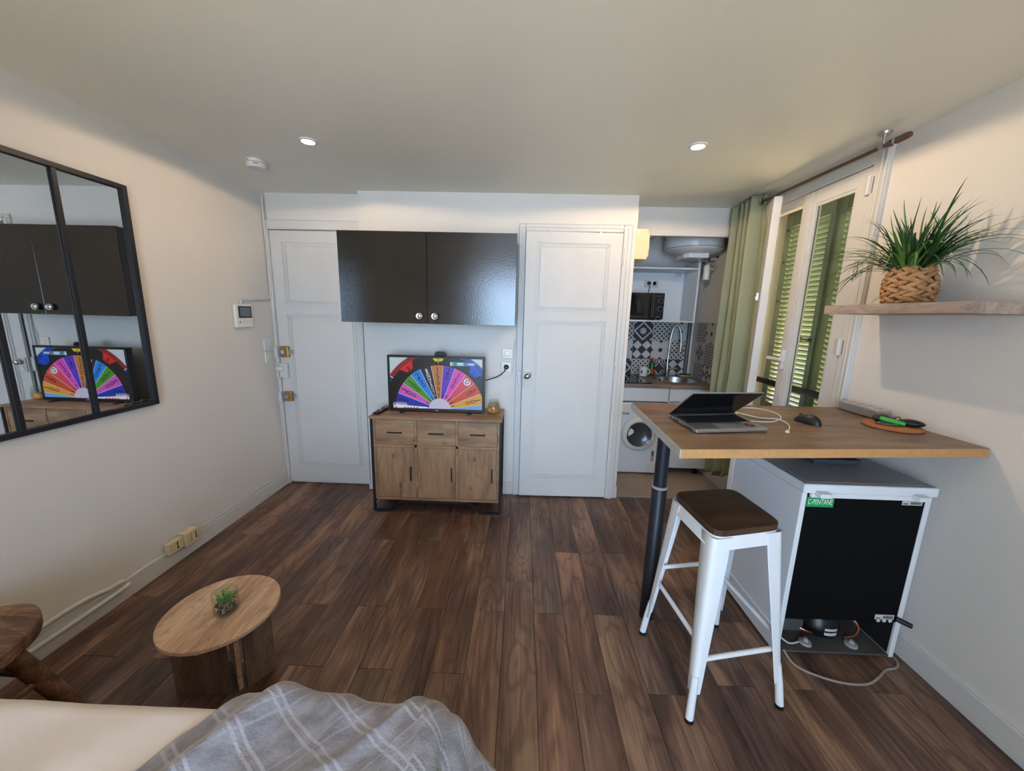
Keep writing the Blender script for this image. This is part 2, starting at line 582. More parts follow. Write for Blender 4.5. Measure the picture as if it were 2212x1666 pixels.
struct('ceiling', MB().box(XL - 0.1, XK + 0.3, YR - 0.1, YK + 0.1, CZ, CZ + 0.12), M['ceil'], label='white ceiling of the room')
struct('wall_left', MB().box(XL - 0.12, XL, YR - 0.1, YE + 0.1, -0.1, CZ), M['wall'], label='white wall with the mirror')
# right wall with the shuttered window
WY0, WY1, WZ0, WZ1 = 2.125, 3.085, 0.62, 2.305
wr = MB().box(XR, XR + 0.25, YR - 0.1, WY0, -0.1, CZ).box(XR, XR + 0.25, WY1, 3.13, -0.1, CZ)
wr.box(XR, XR + 0.25, WY0, WY1, -0.1, WZ0).box(XR, XR + 0.25, WY0, WY1, WZ1, CZ).box(XK, XK + 0.2, 3.13, YK + 0.1, -0.1, CZ)
struct('wall_right', wr, M['wall'], label='white wall with the shuttered window')
# wall behind the camera, with the window that lights the room
RX0, RX1, RZ0, RZ1 = -0.75, 0.55, 0.3, 2.2
wb = MB().box(XL - 0.1, RX0, YR - 0.1, YR, -0.1, CZ).box(RX1, XR + 0.2, YR - 0.1, YR, -0.1, CZ)
wb.box(RX0, RX1, YR - 0.1, YR, -0.1, RZ0).box(RX0, RX1, YR - 0.1, YR, RZ1, CZ)
struct('wall_rear', wb, M['wall'], label='white wall behind the bed with a tall window')
w2 = thing('window_2', (-0.1, YR - 0.05, RZ0), 'tall white window behind the bed', None, kind='structure')
part('window_frame', MB().box(RX0, RX0 + 0.05, YR - 0.09, YR - 0.03, RZ0, RZ1).box(RX1 - 0.05, RX1, YR - 0.09, YR - 0.03, RZ0, RZ1)
     .box(RX0 + 0.05, RX1 - 0.05, YR - 0.09, YR - 0.03, RZ0, RZ0 + 0.05).box(RX0 + 0.05, RX1 - 0.05, YR - 0.09, YR - 0.03, RZ1 - 0.05, RZ1), M['trim'], w2)
part('mullion', MB().box(-0.13, -0.07, YR - 0.08, YR - 0.035, RZ0 + 0.05, RZ1 - 0.05), M['trim'], w2)
for x0, x1 in ((RX0 + 0.05, -0.13), (-0.07, RX1 - 0.05)):
    part('pane', MB().box(x0, x1, YR - 0.062, YR - 0.058, RZ0 + 0.05, RZ1 - 0.05), M['glass'], w2)

# far wall: entrance recess, closet partition, kitchen walls
struct('wall_entrance', MB().box(XL, -1.265, YE, YE + 0.1, -0.1, CZ), M['wall'], label='white wall around the entrance door')
struct('wall_closet', MB().box(-1.265, 0.83, YW, YE + 0.1, -0.1, CZ).box(0.73, 0.83, YE + 0.1, YK, -0.1, CZ), M['wall'],
       label='white wall with the cabinet, the television and the closet door')
struct('wall_kitchen', MB().box(0.73, XK, YK, YK + 0.1, -0.1, CZ), M['wall'], label='pale back wall of the kitchen corner')
struct('trim_soffit', MB().box(0.83, XK, 3.26, 3.30, 2.172, CZ), M['wall'], label='white soffit above the kitchen corner')
struct('ceiling_stair', MB().prism([(0.83, 3.30, 2.06), (0.83, 3.30, CZ), (1.48, 3.30, CZ)], (0, YK - 3.30, 0)), M['wall'],
       label='sloping underside behind the kitchen soffit')
struct('trim_casing', MB().box(XK - 0.005, XK - 0.001, 3.13, YK, 1.475, 2.17), M['greywall'], label='grey painted strip of wall above the kitchen tiles')
struct('ground_outside', MB().box(-14, 16, -16, 14, -3.2, -3.0), M['ground'], label='pale sunlit ground outside the windows')

# baseboards
BBH = 0.105


def bboard(name, mb, label):
    return struct(name, mb, M['trim'], label=label, bevel=0.004)


bboard('baseboard_left', MB().box(XL, XL + 0.014, YR, 3.035, 0, BBH), 'white baseboard along the mirror wall')
bboard('baseboard_right', MB().box(XR - 0.014, XR, YR, WY0 - 0.1, 0, 0.11), 'white baseboard along the window wall')
bboard('baseboard_closet', MB().box(-1.265, -0.06, YW - 0.014, YW, 0, BBH).box(0.80, 0.836, YW - 0.014, YW, 0, BBH), 'white baseboard behind the sideboard')
bboard('baseboard_entrance', MB().box(-1.279, -1.265, YW - 0.014, YE, 0, BBH), 'short white baseboard beside the entrance door')
bboard('baseboard_rear', MB().box(XL + 0.02, XR - 0.02, YR, YR + 0.014, 0, BBH), 'white baseboard behind the bed')


# doors
def moulding(x0, x1, z0, z1, y, d=1):
    """three stepped ridges round a door panel, on the face at y"""
    mb = MB()
    for i, (o, wd, h) in enumerate(((0.0, 0.007, 0.006), (0.014, 0.006, 0.005), (0.026, 0.008, 0.007))):
        a0, a1, b0, b1 = x0 + o, x1 - o, z0 + o, z1 - o
        mb.box(a0, a1, y - h, y, b0, b0 + wd).box(a0, a1, y - h, y, b1 - wd, b1)
        mb.box(a0, a0 + wd, y - h, y, b0 + wd, b1 - wd).box(a1 - wd, a1, y - h, y, b0 + wd, b1 - wd)
    return mb


d1 = thing('door_1', (-1.66, 3.04, 0), 'white panelled entrance door with brass locks', None, kind='structure')
part('door_leaf', MB().box(-2.003, -1.30, 3.035, 3.058, 0.018, 2.112), M['trim'], d1, bevel=0.002)
part('door_casing', MB().box(-2.028, -2.006, 3.015, 3.059, 0, 2.185).box(-2.006, -1.268, 3.015, 3.059, 2.116, 2.185), M['trim'], d1, bevel=0.004)
part('casing_crack', MB().box(-1.99, -1.27, 3.0545, 3.0585, 2.185, 2.188), M['crack'], d1)
part('panel_moulding', moulding(-1.915, -1.352, 1.545, 2.028, 3.035), M['trim'], d1)
part('panel_moulding', moulding(-1.915, -1.352, 0.168, 1.475, 3.035), M['trim'], d1)
for z0, z1, k0, k1 in ((1.117, 1.208, 1.111, 1.206), (0.746, 0.83, 0.74, 0.828)):
    lk = part('lock_case', MB().box(-1.982, -1.913, 3.003, 3.035, z0, z1), M['brass'], d1, bevel=0.006, label='brass rim lock')
    part('bolt', MB().box(-1.913, -1.884, 3.012, 3.03, (z0 + z1) / 2 - 0.019, (z0 + z1) / 2 + 0.019), M['steel'], lk)
    part('thumb_turn', MB().cyl((-1.957, 3.003, (z0 + z1) / 2), (-1.957, 2.992, (z0 + z1) / 2), 0.019).obox((-1.957, 2.987, (z0 + z1) / 2), (0.008, 0.014, 0.026)), M['steel'], lk, smooth=True)
    for sx in (-1.975, -1.92):
        for sz in (z0 + 0.008, z1 - 0.008):
            part('screw', MB().cyl((sx, 3.004, sz), (sx, 3.0015, sz), 0.003, n=8), M['steel'], lk)
    part('lock_keep', MB().box(-2.027, -1.999, 2.998, 3.034, k0, k1), M['trim'], d1, bevel=0.003)
    part('bolt_end', MB().box(-1.999, -1.983, 3.014, 3.03, (z0 + z1) / 2 - 0.016, (z0 + z1) / 2 + 0.016), M['steel'], d1)
part('lock_box', MB().box(-2.003, -1.932, 3.006, 3.035, 0.947, 1.068).box(-2.026, -2.006, 3.0, 3.034, 0.95, 1.066), M['trim'], d1, bevel=0.003)
part('door_knob', MB().ball((-1.985, 2.985, 1.025), (0.034, 0.018, 0.022)).cyl((-1.985, 3.006, 1.025), (-1.985, 2.99, 1.025), 0.009), M['white_pl'], d1, smooth=True)

d2 = thing('door_2', (0.37, 2.95, 0), 'white panelled closet door beside the kitchen', None, kind='structure')
lf = part('door_leaf', MB().prism([(0.008, 2.926, 0.012), (0.728, 2.944, 0.012), (0.728, 2.966, 0.012), (0.008, 2.948, 0.012)], (0, 0, 2.108)), M['trim'], d2, bevel=0.003)
part('door_casing', MB().box(-0.046, 0.006, 2.955, YW, 0, 2.178).box(0.731, 0.797, 2.945, YW, 0, 2.178).box(0.006, 0.731, 2.95, YW, 2.124, 2.178), M['trim'], d2, bevel=0.006)
part('casing_bead', MB().box(-0.036, -0.028, 2.949, 2.956, 0, 2.15).box(0.762, 0.770, 2.938, 2.946, 0, 2.15).box(-0.02, 0.76, 2.943, 2.951, 2.15, 2.158), M['trim'], d2)
part('casing_crack', MB().box(-0.046, 0.79, 2.971, 2.9745, 2.1785, 2.181), M['crack'], d2)


def tilt(mb):
    mb.v = [(p[0], p[1] + 0.025 * (p[0] - 0.728), p[2]) for p in mb.v]
    return mb


part('panel_moulding', tilt(moulding(0.095, 0.642, 1.545, 2.045, 2.944)), M['trim'], d2)
part('panel_moulding', tilt(moulding(0.095, 0.648, 0.175, 1.476, 2.944)), M['trim'], d2)
part('lock_plate', MB().box(0.014, 0.08, 2.915, 2.928, 0.947, 1.068), M['trim'], d2, bevel=0.003)
part('key_cover', MB().lathe([(0.02, 0), (0.02, 0.004), (0.013, 0.006), (0, 0.006)], (0.045, 2.915, 0.975), 16, rot=Matrix.Rotation(math.pi / 2, 3, 'X')), M['trim'], d2, smooth=True)
part('door_knob', MB().ball((0.05, 2.885, 1.036), (0.032, 0.018, 0.022), rot=Matrix.Rotation(-0.5, 3, 'Y')).cyl((0.05, 2.915, 1.03), (0.05, 2.89, 1.035), 0.008), M['chrome'], d2, smooth=True)
part('strike_plate', MB().box(-0.03, -0.004, 2.938, 2.955, 0.956, 1.072), M['trim'], d2, bevel=0.004)
for z in (1.947, 1.063, 0.178):
    part('hinge', MB().cyl((0.734, 2.940, z - 0.05), (0.734, 2.940, z + 0.05), 0.008, n=12).ball((0.734, 2.94, z + 0.053), 0.008).ball((0.734, 2.94, z - 0.053), 0.008), M['trim'], d2, smooth=True)
for x, yy in ((0.191, 2.929), (0.561, 2.938)):
    part('over_door_hook', MB().box(x - 0.008, x + 0.008, yy - 0.002, yy, 2.095, 2.122).box(x - 0.008, x + 0.008, yy - 0.002, yy + 0.028, 2.1205, 2.123), M['steel'], d2)

# window in the right wall
w1 = thing('window_1', (XR, 2.6, WZ0), 'white casement window with green shutters behind', None, kind='structure')
fx0, fx1 = 1.772, 1.845
part('window_casing', MB().box(1.768, XR + 0.06, 2.045, 2.133, 0.6, 2.36).box(1.768, XR + 0.06, 3.085, 3.125, 0.6, 2.36).box(1.768, XR + 0.06, 2.133, 3.085, 2.302, 2.36), M['trim'], w1, bevel=0.004)
part('casing_bead', MB().cyl((1.766, 2.056, 0.6), (1.766, 2.056, 2.36), 0.008, n=10).cyl((1.767, 2.085, 0.6), (1.767, 2.085, 2.35), 0.005, n=8), M['trim'], w1, smooth=True)
part('head_rail', MB().box(1.79, 1.84, 2.61, 3.083, 2.245, 2.302).box(1.784, 1.80, 2.61, 3.083, 2.258, 2.272), M['trim'], w1, bevel=0.003)
part('window_sill', MB().box(1.755, 2.05, 2.128, 3.082, WZ0, WZ0 + 0.03), M['trim'], w1, bevel=0.004)


def sash(pw, hinge_y, ang, name):
    """casement leaf hinged at (1.80, hinge_y); width pw towards -y when shut, or +y for the near leaf"""
    sgn = 1 if hinge_y < 2.5 else -1
    R = Matrix.Rotation(ang, 3, 'Z')
    o = Vector((1.79, hinge_y, 0))

    def T(mb):
        mb.v = [tuple(R @ Vector((p[0], p[1] * sgn, p[2])) + o) for p in mb.v]
        if sgn < 0:
            mb.f = [f[::-1] for f in mb.f]
        return mb
    z0, z1 = WZ0 + 0.04, 2.298
    s = part(name, T(MB().box(-0.018, 0.03, 0.0, 0.083, z0, z1).box(-0.018, 0.03, pw - 0.1, pw, z0, z1)
                     .box(-0.018, 0.03, 0.083, pw - 0.1, z1 - 0.082, z1).box(-0.018, 0.03, 0.083, pw - 0.1, z0, z0 + 0.1)), M['trim'], w1, bevel=0.004)
    part('glazing_bead', T(MB().box(-0.012, 0.002, 0.083, 0.095, z0 + 0.1, z1 - 0.082).box(-0.012, 0.002, pw - 0.112, pw - 0.1, z0 + 0.1, z1 - 0.082)
                           .box(-0.012, 0.002, 0.095, pw - 0.112, z1 - 0.094, z1 - 0.082).box(-0.012, 0.002, 0.095, pw - 0.112, z0 + 0.1, z0 + 0.112)), M['trim'], s)
    part('rubber_gasket', T(MB().box(0.0022, 0.006, pw - 0.116, pw - 0.1, z0 + 0.1, z1 - 0.082)), M['dgrey'], s)
    part('pane', T(MB().box(0.010, 0.014, 0.083, pw - 0.1, z0 + 0.1, z1 - 0.082)), M['glass'], s)
    return s, T


s1, T1 = sash(0.478, 2.135, 0.0, 'window_sash')
part('meeting_bead', T1(MB().box(-0.026, -0.018, 0.40, 0.44, WZ0 + 0.06, 2.29).box(-0.023, -0.018, 0.385, 0.455, WZ0 + 0.06, 2.29)), M['trim'], s1, bevel=0.002)
part('window_handle', T1(MB().box(-0.05, -0.026, 0.405, 0.435, 1.235, 1.275).obox((-0.06, 0.47, 1.255), (0.016, 0.14, 0.02)).box(-0.045, -0.026, 0.41, 0.43, 1.19, 1.32)), M['white_pl'], s1, bevel=0.003)
for z in (2.202, 1.786, 1.37):
    hg = part('hinge', MB().cyl((1.765, 2.136, z - 0.045), (1.765, 2.136, z + 0.045), 0.012, n=12).box(1.767, 1.772, 2.115, 2.157, z - 0.045, z + 0.045), M['trim'], w1, smooth=True)
    part('hinge_pin', MB().box(1.7665, 1.7672, 2.112, 2.1175, z - 0.04, z + 0.04), M['crack'], hg)
s2, T2 = sash(0.478, 3.080, -math.radians(21), 'window_sash')
part('edge_groove', T2(MB().box(-0.020, -0.018, 0.44, 0.446, WZ0 + 0.06, 2.29).box(-0.020, -0.018, 0.462, 0.466, WZ0 + 0.06, 2.29)), M['grey_pl'], s2)
part('window_catch', T2(MB().box(-0.032, -0.018, 0.405, 0.425, 1.645, 1.695).box(-0.036, -0.032, 0.409, 0.421, 1.655, 1.668)), M['steel'], s2)

# cream outer reveal, guard bar and louvred shutters
struct('trim_reveal', MB().box(1.85, XR + 0.25, 3.078, 3.0845, 0.65, WZ1).box(1.85, XR + 0.25, 2.126, 2.132, 0.65, WZ1), M['reveal'], label='cream rendered outer reveal of the window')
part('guard_bar', MB().box(1.905, 1.94, 2.133, 3.077, 1.025, 1.06), M['black'], label='black guard bar outside the window', cat='railing')
slat_me = None


def shutter(y0, y1, label):
    t = thing('window_shutter', (2.0, (y0 + y1) / 2, 0.66), label, 'shutter', 'green louvred shutters')
    X0, X1 = 1.985, 2.02
    for a, b in ((y0, y0 + 0.062), (y1 - 0.062, y1)):
        part('stile', MB().box(X0, X1, a, b, 0.66, 2.30), M['shutter'], t, bevel=0.004)
    for a, b in ((0.66, 0.86), (2.20, 2.30)):
        part('rail', MB().box(X0 + 0.002, X1 - 0.002, y0 + 0.062, y1 - 0.062, a, b), M['shutter'], t, bevel=0.003)
    L_ = y1 - y0 - 0.124
    a = math.radians(38)
    mb = MB().obox((0, 0, 0), (0.050, L_, 0.007), Matrix.Rotation(a, 3, 'Y'))
    me = mesh_of('slat', mb, M['shutter'])
    for i in range(39):
        shared('slat', me, t, (2.0025, (y0 + y1) / 2, 0.885 + i * 0.034))
    return t


sh1 = shutter(2.592, 3.074, 'sage green louvred shutter seen through the gap between the sashes')
sh2 = shutter(2.136, 2.586, 'sage green louvred shutter behind the shut window pane')
part('shutter_bolt', MB().cyl((1.972, 2.600, 0.7), (1.972, 2.600, 2.28), 0.008, n=10).cyl((1.972, 2.600, 1.47), (1.972, 2.600, 1.53), 0.013, n=10), M['shutter'], sh1, smooth=True)
part('bolt_handle', MB().cyl((1.975, 2.62, 1.385), (1.955, 2.62, 1.385), 0.014, n=12).tube([(1.96, 2.62, 1.385), (1.955, 2.68, 1.385), (1.955, 2.70, 1.40), (1.955, 2.70, 1.36)], 0.006), M['brown_metal'], sh1, smooth=True)
for z in (2.18, 1.95, 1.66):
    part('shutter_screw', MB().cyl((1.985, 3.04, z), (1.978, 3.04, z), 0.007, n=8), M['brown_metal'], sh1)


# ------------------------------------------------------------------ kitchen corner
def dia(cx, cy, r, ry=None):
    ry = ry or r
    return [(cx - r, cy), (cx, cy - ry), (cx + r, cy), (cx, cy + ry)]


def astroid(cx, cy, r):
    out = []
    for q in range(4):
        a0 = q * math.pi / 2
        for k in range(4):
            t = k / 4 * math.pi / 2
            # quarter circles bulging inwards
            ex, ey = r - r * math.sin(t), r - r * math.cos(t)
            c, s = math.cos(a0), math.sin(a0)
            out.append((cx + ex * c - ey * s, cy + ex * s + ey * c))
    return out


def star8(cx, cy, r):
    return [(cx + (r if k % 2 == 0 else r * 0.62) * math.cos(k * math.pi / 8), cy + (r if k % 2 == 0 else r * 0.62) * math.sin(k * math.pi / 8)) for k in range(16)]


def ring_quads(cx, cy, r0, r1, a0=0.0, a1=2 * math.pi, n=24):
    out = []
    for k in range(n):
        a, b = a0 + (a1 - a0) * k / n, a0 + (a1 - a0) * (k + 1) / n
        out.append([(cx + r0 * math.cos(a), cy + r0 * math.sin(a)), (cx + r1 * math.cos(a), cy + r1 * math.sin(a)),
                    (cx + r1 * math.cos(b), cy + r1 * math.sin(b)), (cx + r0 * math.cos(b), cy + r0 * math.sin(b))])
    return out


SQ = [(-.5, -.5), (.5, -.5), (.5, .5), (-.5, .5)]


def star_tri(cx, cy, r):
    """8-point star as triangles about its centre (keeps clipping convex)"""
    p = star8(cx, cy, r)
    return [[(cx, cy), p[i], p[(i + 1) % 16]] for i in range(16)]


def ast_tri(cx, cy, r):
    p = astroid(cx, cy, r)
    return [[(cx, cy), p[i], p[(i + 1) % len(p)]] for i in range(len(p))]


def pattern(kind):
    """layers of (shade, convex polygons) in the unit square"""
    if kind == 'star':
        return [(1, [SQ]), (0, [dia(0, 0, .52)]), (1, [dia(0, 0, .40)]), (0, star_tri(0, 0, .22)), (0, [q for c in ((-.5, -.5), (.5, -.5), (.5, .5), (-.5, .5)) for q in star_tri(*c, .17)])]
    if kind in ('petal', 'fine'):
        n = 4
        q_ = 0.42 if kind == 'petal' else 0.48
        return [(1, [t for i in range(n) for j in range(n) for t in ast_tri((i + .5) / n - .5, (j + .5) / n - .5, q_ / n)] +
                 [t for i in range(n + 1) for j in range(n + 1) for t in ast_tri(i / n - .5, j / n - .5, q_ / n)])]
    if kind == 'spot':
        return [(1, [dia(0, 0, .13), dia(-.5, 0, .13), dia(.5, 0, .13), dia(0, .5, .13), dia(0, -.5, .13)])]
    if kind == 'check':
        return [(1, [dia(i * .5, j * .5, .25) for i in (-1, 0, 1) for j in (-1, 0, 1)])]
    if kind == 'arcs':
        L_ = [(1, [SQ])]
        for r in (.22, .34, .46):
            L_.append((0, [q for c in ((-.5, -.5), (.5, -.5), (.5, .5), (-.5, .5)) for q in ring_quads(*c, r, r + .055)]))
        return L_
    if kind == 'flower':
        L_ = [(1, [q for k in range(4) for q in ring_quads(.2 * math.cos(k * math.pi / 2), .2 * math.sin(k * math.pi / 2), 0.0, .17, n=14)])]
        L_.append((0, [q for k in range(4) for q in ring_quads(.2 * math.cos(k * math.pi / 2), .2 * math.sin(k * math.pi / 2), 0.07, .10, n=14)]))
        L_.append((1, [q for q in ring_quads(0, 0, .43, .46)]))
        L_.append((0, [[(0, 0), (.25 * math.cos(a - .12), .25 * math.sin(a - .12)), (.25 * math.cos(a + .12), .25 * math.sin(a + .12))] for a in [math.pi / 4 + k * math.pi / 2 for k in range(4)]]))
        return L_
    if kind == 'lozenge':
        return [(1, [dia(i * .5, j * .5, .25) for i in (-1, 0, 1) for j in (-1, 0, 1)]), (0, [dia(i * .5, j * .5, .12) for i in (-1, 0, 1) for j in (-1, 0, 1)])]
    return []


_tiles = {}


def tile_mesh(kind, wd, hd, wall):
    """printed tile, wd x hd of a 20 cm tile kept from its top left, face towards -y (back wall) or -x (side wall)"""
    k = (kind, round(wd, 3), round(hd, 3), wall)
    if k in _tiles:
        return _tiles[k]
    mb = MB()
    g = 0.0007
    b = MB().box(g, wd - g, -0.006, 0.0, -hd + g, -g)
    mb.add(b.v, b.f, 0)
    for i, (sh, polys) in enumerate(pattern(kind)):
        y = -0.0062 - 0.00015 * i
        for p in polys:
            q = clip([((a + .5) * .2, (c - .5) * .2) for a, c in p], g, wd - g, -hd + g, -g)
            if len(q) > 2:
                mb.add([(a, y, c) for a, c in q], [tuple(range(len(q)))], sh)
    if wall == 'side':
        mb.v = [(p[1], -p[0], p[2]) for p in mb.v]
    _tiles[k] = mesh_of('wall_tile', mb, [M['tile_l'], M['tile_d']])
    return _tiles[k]


ZT = 1.472
bs = struct('wall_tiles', MB().box(0.832, XK - 0.001, YK - 0.006, YK - 0.001, 0.9, ZT), M['grout'], label='black and grey patterned tile splashback behind the sink')
for r, (z, row) in enumerate(((ZT, ('petal', 'star', 'petal', 'spot', 'fine')), (ZT - 0.2, ('spot', 'check', 'spot', 'petal', 'star')), (ZT - 0.4, ('star', 'petal', 'arcs', 'check', 'petal')))):
    for c, kd in enumerate(row):
        x = 0.998 + 0.2 * c
        shared('wall_tile', tile_mesh(kd, min(0.2, XK - 0.008 - x), 0.2 if r < 2 else z - 0.901, 'back'), bs, (x, YK - 0.006, z))
bs2 = struct('wall_tiles_side', MB().box(XK - 0.006, XK - 0.001, 3.4, YK - 0.008, 0.9, ZT), M['tile_l'], label='patterned tile splashback on the right of the sink')
for r, (z, row) in enumerate(((ZT, ('fine', 'spot', 'petal')), (ZT - 0.2, ('flower', 'fine', 'spot')), (ZT - 0.4, ('fine', 'lozenge', 'check')))):
    for c, kd in enumerate(row):
        y = 3.972 - 0.2 * c
        shared('wall_tile', tile_mesh(kd, 0.2 if c < 2 else 0.17, 0.2 if r < 2 else z - 0.901, 'side'), bs2, (XK - 0.006, y, z))

# worktop, sink, hob, tap
SKX, SKY, SKR = 1.565, 3.775, 0.205
wt = MB()
outer = [(0.835, 3.47), (XK - 0.008, 3.47), (XK - 0.008, YK - 0.014), (0.835, YK - 0.014)]
n = 40
ring = [(SKX + SKR * math.cos(2 * math.pi * k / n), SKY + SKR * math.sin(2 * math.pi * k / n)) for k in range(n)]


def sq_pt(k):
    a = 2 * math.pi * k / n
    dx, dy = math.cos(a), math.sin(a)
    ts = []
    for lim, dd, p in ((outer[0][0], dx, SKX), (outer[1][0], dx, SKX)):
        if abs(dd) > 1e-9 and (lim - p) / dd > 0:
            ts.append((lim - p) / dd)
    for lim, dd, p in ((outer[0][1], dy, SKY), (outer[2][1], dy, SKY)):
        if abs(dd) > 1e-9 and (lim - p) / dd > 0:
            ts.append((lim - p) / dd)
    t = min(ts)
    return (SKX + dx * t, SKY + dy * t)


vs, fs = [], []
op = [sq_pt(k) for k in range(n)]
for z in (0.9, 0.862):
    vs += [(x, y, z) for x, y in ring] + [(x, y, z) for x, y in op]
for k in range(n):
    k2 = (k + 1) % n
    fs += [(k, n + k, n + k2, k2), (2 * n + k2, 3 * n + k2, 3 * n + k, 2 * n + k), (n + k, 3 * n + k, 3 * n + k2, n + k2), (k2, 2 * n + k2, 2 * n + k, k)]
wt.add(vs, fs)
# the corners left out by the ray fan
for cx, cy in outer:
    near = sorted(op, key=lambda p: (p[0] - cx) ** 2 + (p[1] - cy) ** 2)
    a = min((p for p in op if abs(p[0] - cx) < 1e-6), key=lambda p: abs(p[1] - cy), default=None)
    b = min((p for p in op if abs(p[1] - cy) < 1e-6), key=lambda p: abs(p[0] - cx), default=None)
    if a and b and a != b:
        wt.prism([(cx, cy, 0.862), (a[0], a[1], 0.862), (b[0], b[1], 0.862)], (0, 0, 0.038))
part('kitchen_worktop', wt, M['work'], label='grey-brown laminate kitchen worktop with a round sink', cat='worktop')
sk = thing('round_sink', (SKX, SKY, 0.75), 'round stainless steel sink set in the kitchen worktop', 'sink')
part('sink_bowl', MB().lathe([(0.0, 0.745), (0.13, 0.75), (0.17, 0.78), (0.188, 0.86), (0.192, 0.9005), (0.205, 0.904), (0.222, 0.904), (0.225, 0.9008), (0.204, 0.9008), (0.194, 0.858), (0.175, 0.775), (0.13, 0.745), (0, 0.740)], (SKX, SKY, 0), 44), M['steel'], sk, smooth=True)
part('overflow_hole', MB().cyl((SKX - 0.10, SKY + 0.155, 0.868), (SKX - 0.099, SKY + 0.152, 0.867), 0.013, n=14), M['dark'], sk)
part('induction_hob', MB().box(0.84, 1.235, 3.50, 4.02, 0.901, 0.907), M['hob'], bevel=0.002, label='black glass hob at the left end of the worktop', cat='hob')
tp = thing('kitchen_tap', (1.557, 4.0, 0.9), 'tall chrome spring-neck tap behind the round sink', 'tap')
ty = 4.0
part('tap_body', MB().cyl((1.557, ty, 0.902), (1.557, ty, 1.02), 0.023).cyl((1.557, ty, 0.902), (1.557, ty, 0.908), 0.03), M['chrome'], tp, smooth=True)
part('tap_lever', MB().obox((1.60, ty - 0.01, 0.985), (0.12, 0.022, 0.018)), M['chrome'], tp, bevel=0.004)
nk = [(1.553, ty, 1.02), (1.556, ty, 1.15), (1.562, ty, 1.30), (1.572, ty, 1.38), (1.588, ty, 1.425), (1.610, ty - 0.005, 1.443), (1.635, ty - 0.01, 1.425), (1.653, ty - 0.015, 1.38), (1.662, ty - 0.018, 1.32), (1.666, ty - 0.02, 1.27)]
part('tap_neck', MB().tube(nk, 0.009, 10), M['chrome'], tp, smooth=True)
spv = MB()
pts = []
for i in range(240):
    t = 0.25 + 0.75 * i / 239 * (len(nk) - 2) / (len(nk) - 1) * 1.0
    f = t * (len(nk) - 1)
    k = min(int(f), len(nk) - 2)
    p = Vector(nk[k]).lerp(Vector(nk[k + 1]), f - k)
    d = (Vector(nk[k + 1]) - Vector(nk[k])).normalized()
    q = d.cross(Vector((0, 1, 0))).normalized()
    a = i * 2 * math.pi / 8
    pts.append(p + (q * math.cos(a) + Vector((0, 1, 0)) * math.sin(a)) * 0.0125)
part('tap_spring', spv.tube(pts, 0.0022, 5), M['chrome'], tp, smooth=True)
part('spray_head', MB().lathe([(0.011, 0), (0.012, -0.02), (0.016, -0.06), (0.024, -0.095), (0.026, -0.105), (0, -0.105)], (1.667, ty - 0.02, 1.272), 18), M['chrome'], tp, smooth=True)
part('spray_arm', MB().tube([(1.555, ty, 1.165), (1.60, ty - 0.008, 1.165), (1.645, ty - 0.018, 1.17)], 0.006), M['chrome'], tp, smooth=True)

mg = thing('mug', (1.283, 3.93, 0.907), 'white mug with a small dark emblem on the hob', 'mug')
part('mug_body', MB().lathe([(0.038, 0), (0.04, 0.004), (0.041, 0.094), (0.038, 0.094), (0.036, 0.01), (0, 0.008)], (1.283, 3.93, 0.907), 28), M['whitecer'], mg, smooth=True)
part('mug_handle', MB().tube([(1.318, 3.93, 0.985), (1.345, 3.93, 0.978), (1.352, 3.93, 0.955), (1.343, 3.93, 0.932), (1.318, 3.93, 0.925)], 0.006), M['whitecer'], mg, smooth=True)
part('mug_emblem', MB().prism([(1.262 + 0.012 * math.cos(a * math.pi / 6), 3.8945, 0.955 + 0.016 * math.sin(a * math.pi / 6)) for a in range(12)], (0, 0.003, 0)), M['ink'], mg)
sb_ = thing('dish_soap_bottle', (1.408, 4.04, 0.9), 'green dish soap bottle with a red cap by the tap', 'bottle')
part('bottle_body', MB().lathe([(0.030, 0), (0.034, 0.008), (0.034, 0.07), (0.029, 0.095), (0.034, 0.125), (0.022, 0.145), (0.013, 0.155), (0, 0.155)], (1.408, 4.04, 0.901), 24), M['soap'], sb_, smooth=True)
part('bottle_cap', MB().lathe([(0.014, 0), (0.016, 0.003), (0.015, 0.028), (0.008, 0.034), (0, 0.034)], (1.408, 4.04, 1.0565), 18), M['red'], sb_, smooth=True)
part('bottle_label', MB().grid(lambda u, v: (1.408 + 0.0346 * math.cos(-2.2 + u * 1.9), 4.04 + 0.0346 * math.sin(-2.2 + u * 1.9), 0.925 + 0.045 * v), 8, 2), M['red'], sb_)
spo = thing('sponge', (1.765, 4.03, 0.901), 'yellow sponge with a green scouring side behind the sink', 'sponge')
part('sponge_foam', MB().box(1.71, 1.82, 4.0, 4.06, 0.9015, 0.918), M['sponge'], spo, bevel=0.003)
part('scouring_pad', MB().box(1.712, 1.818, 4.001, 4.059, 0.9185, 0.926), M['greenpad'], spo, bevel=0.002)
part('drain_pipe', MB().cyl((1.777, 4.07, 0.927), (1.777, 4.07, 1.47), 0.02), M['pipe_g'], smooth=True, label='dark grey vertical pipe behind the tap', cat='pipe')
wpipe = MB().cyl((1.812, 4.075, 0.902), (1.812, 4.075, 1.95), 0.011, n=12)
part('water_pipe', wpipe, M['white_pl'], smooth=True, label='white vertical water pipe in the kitchen corner', cat='pipe')

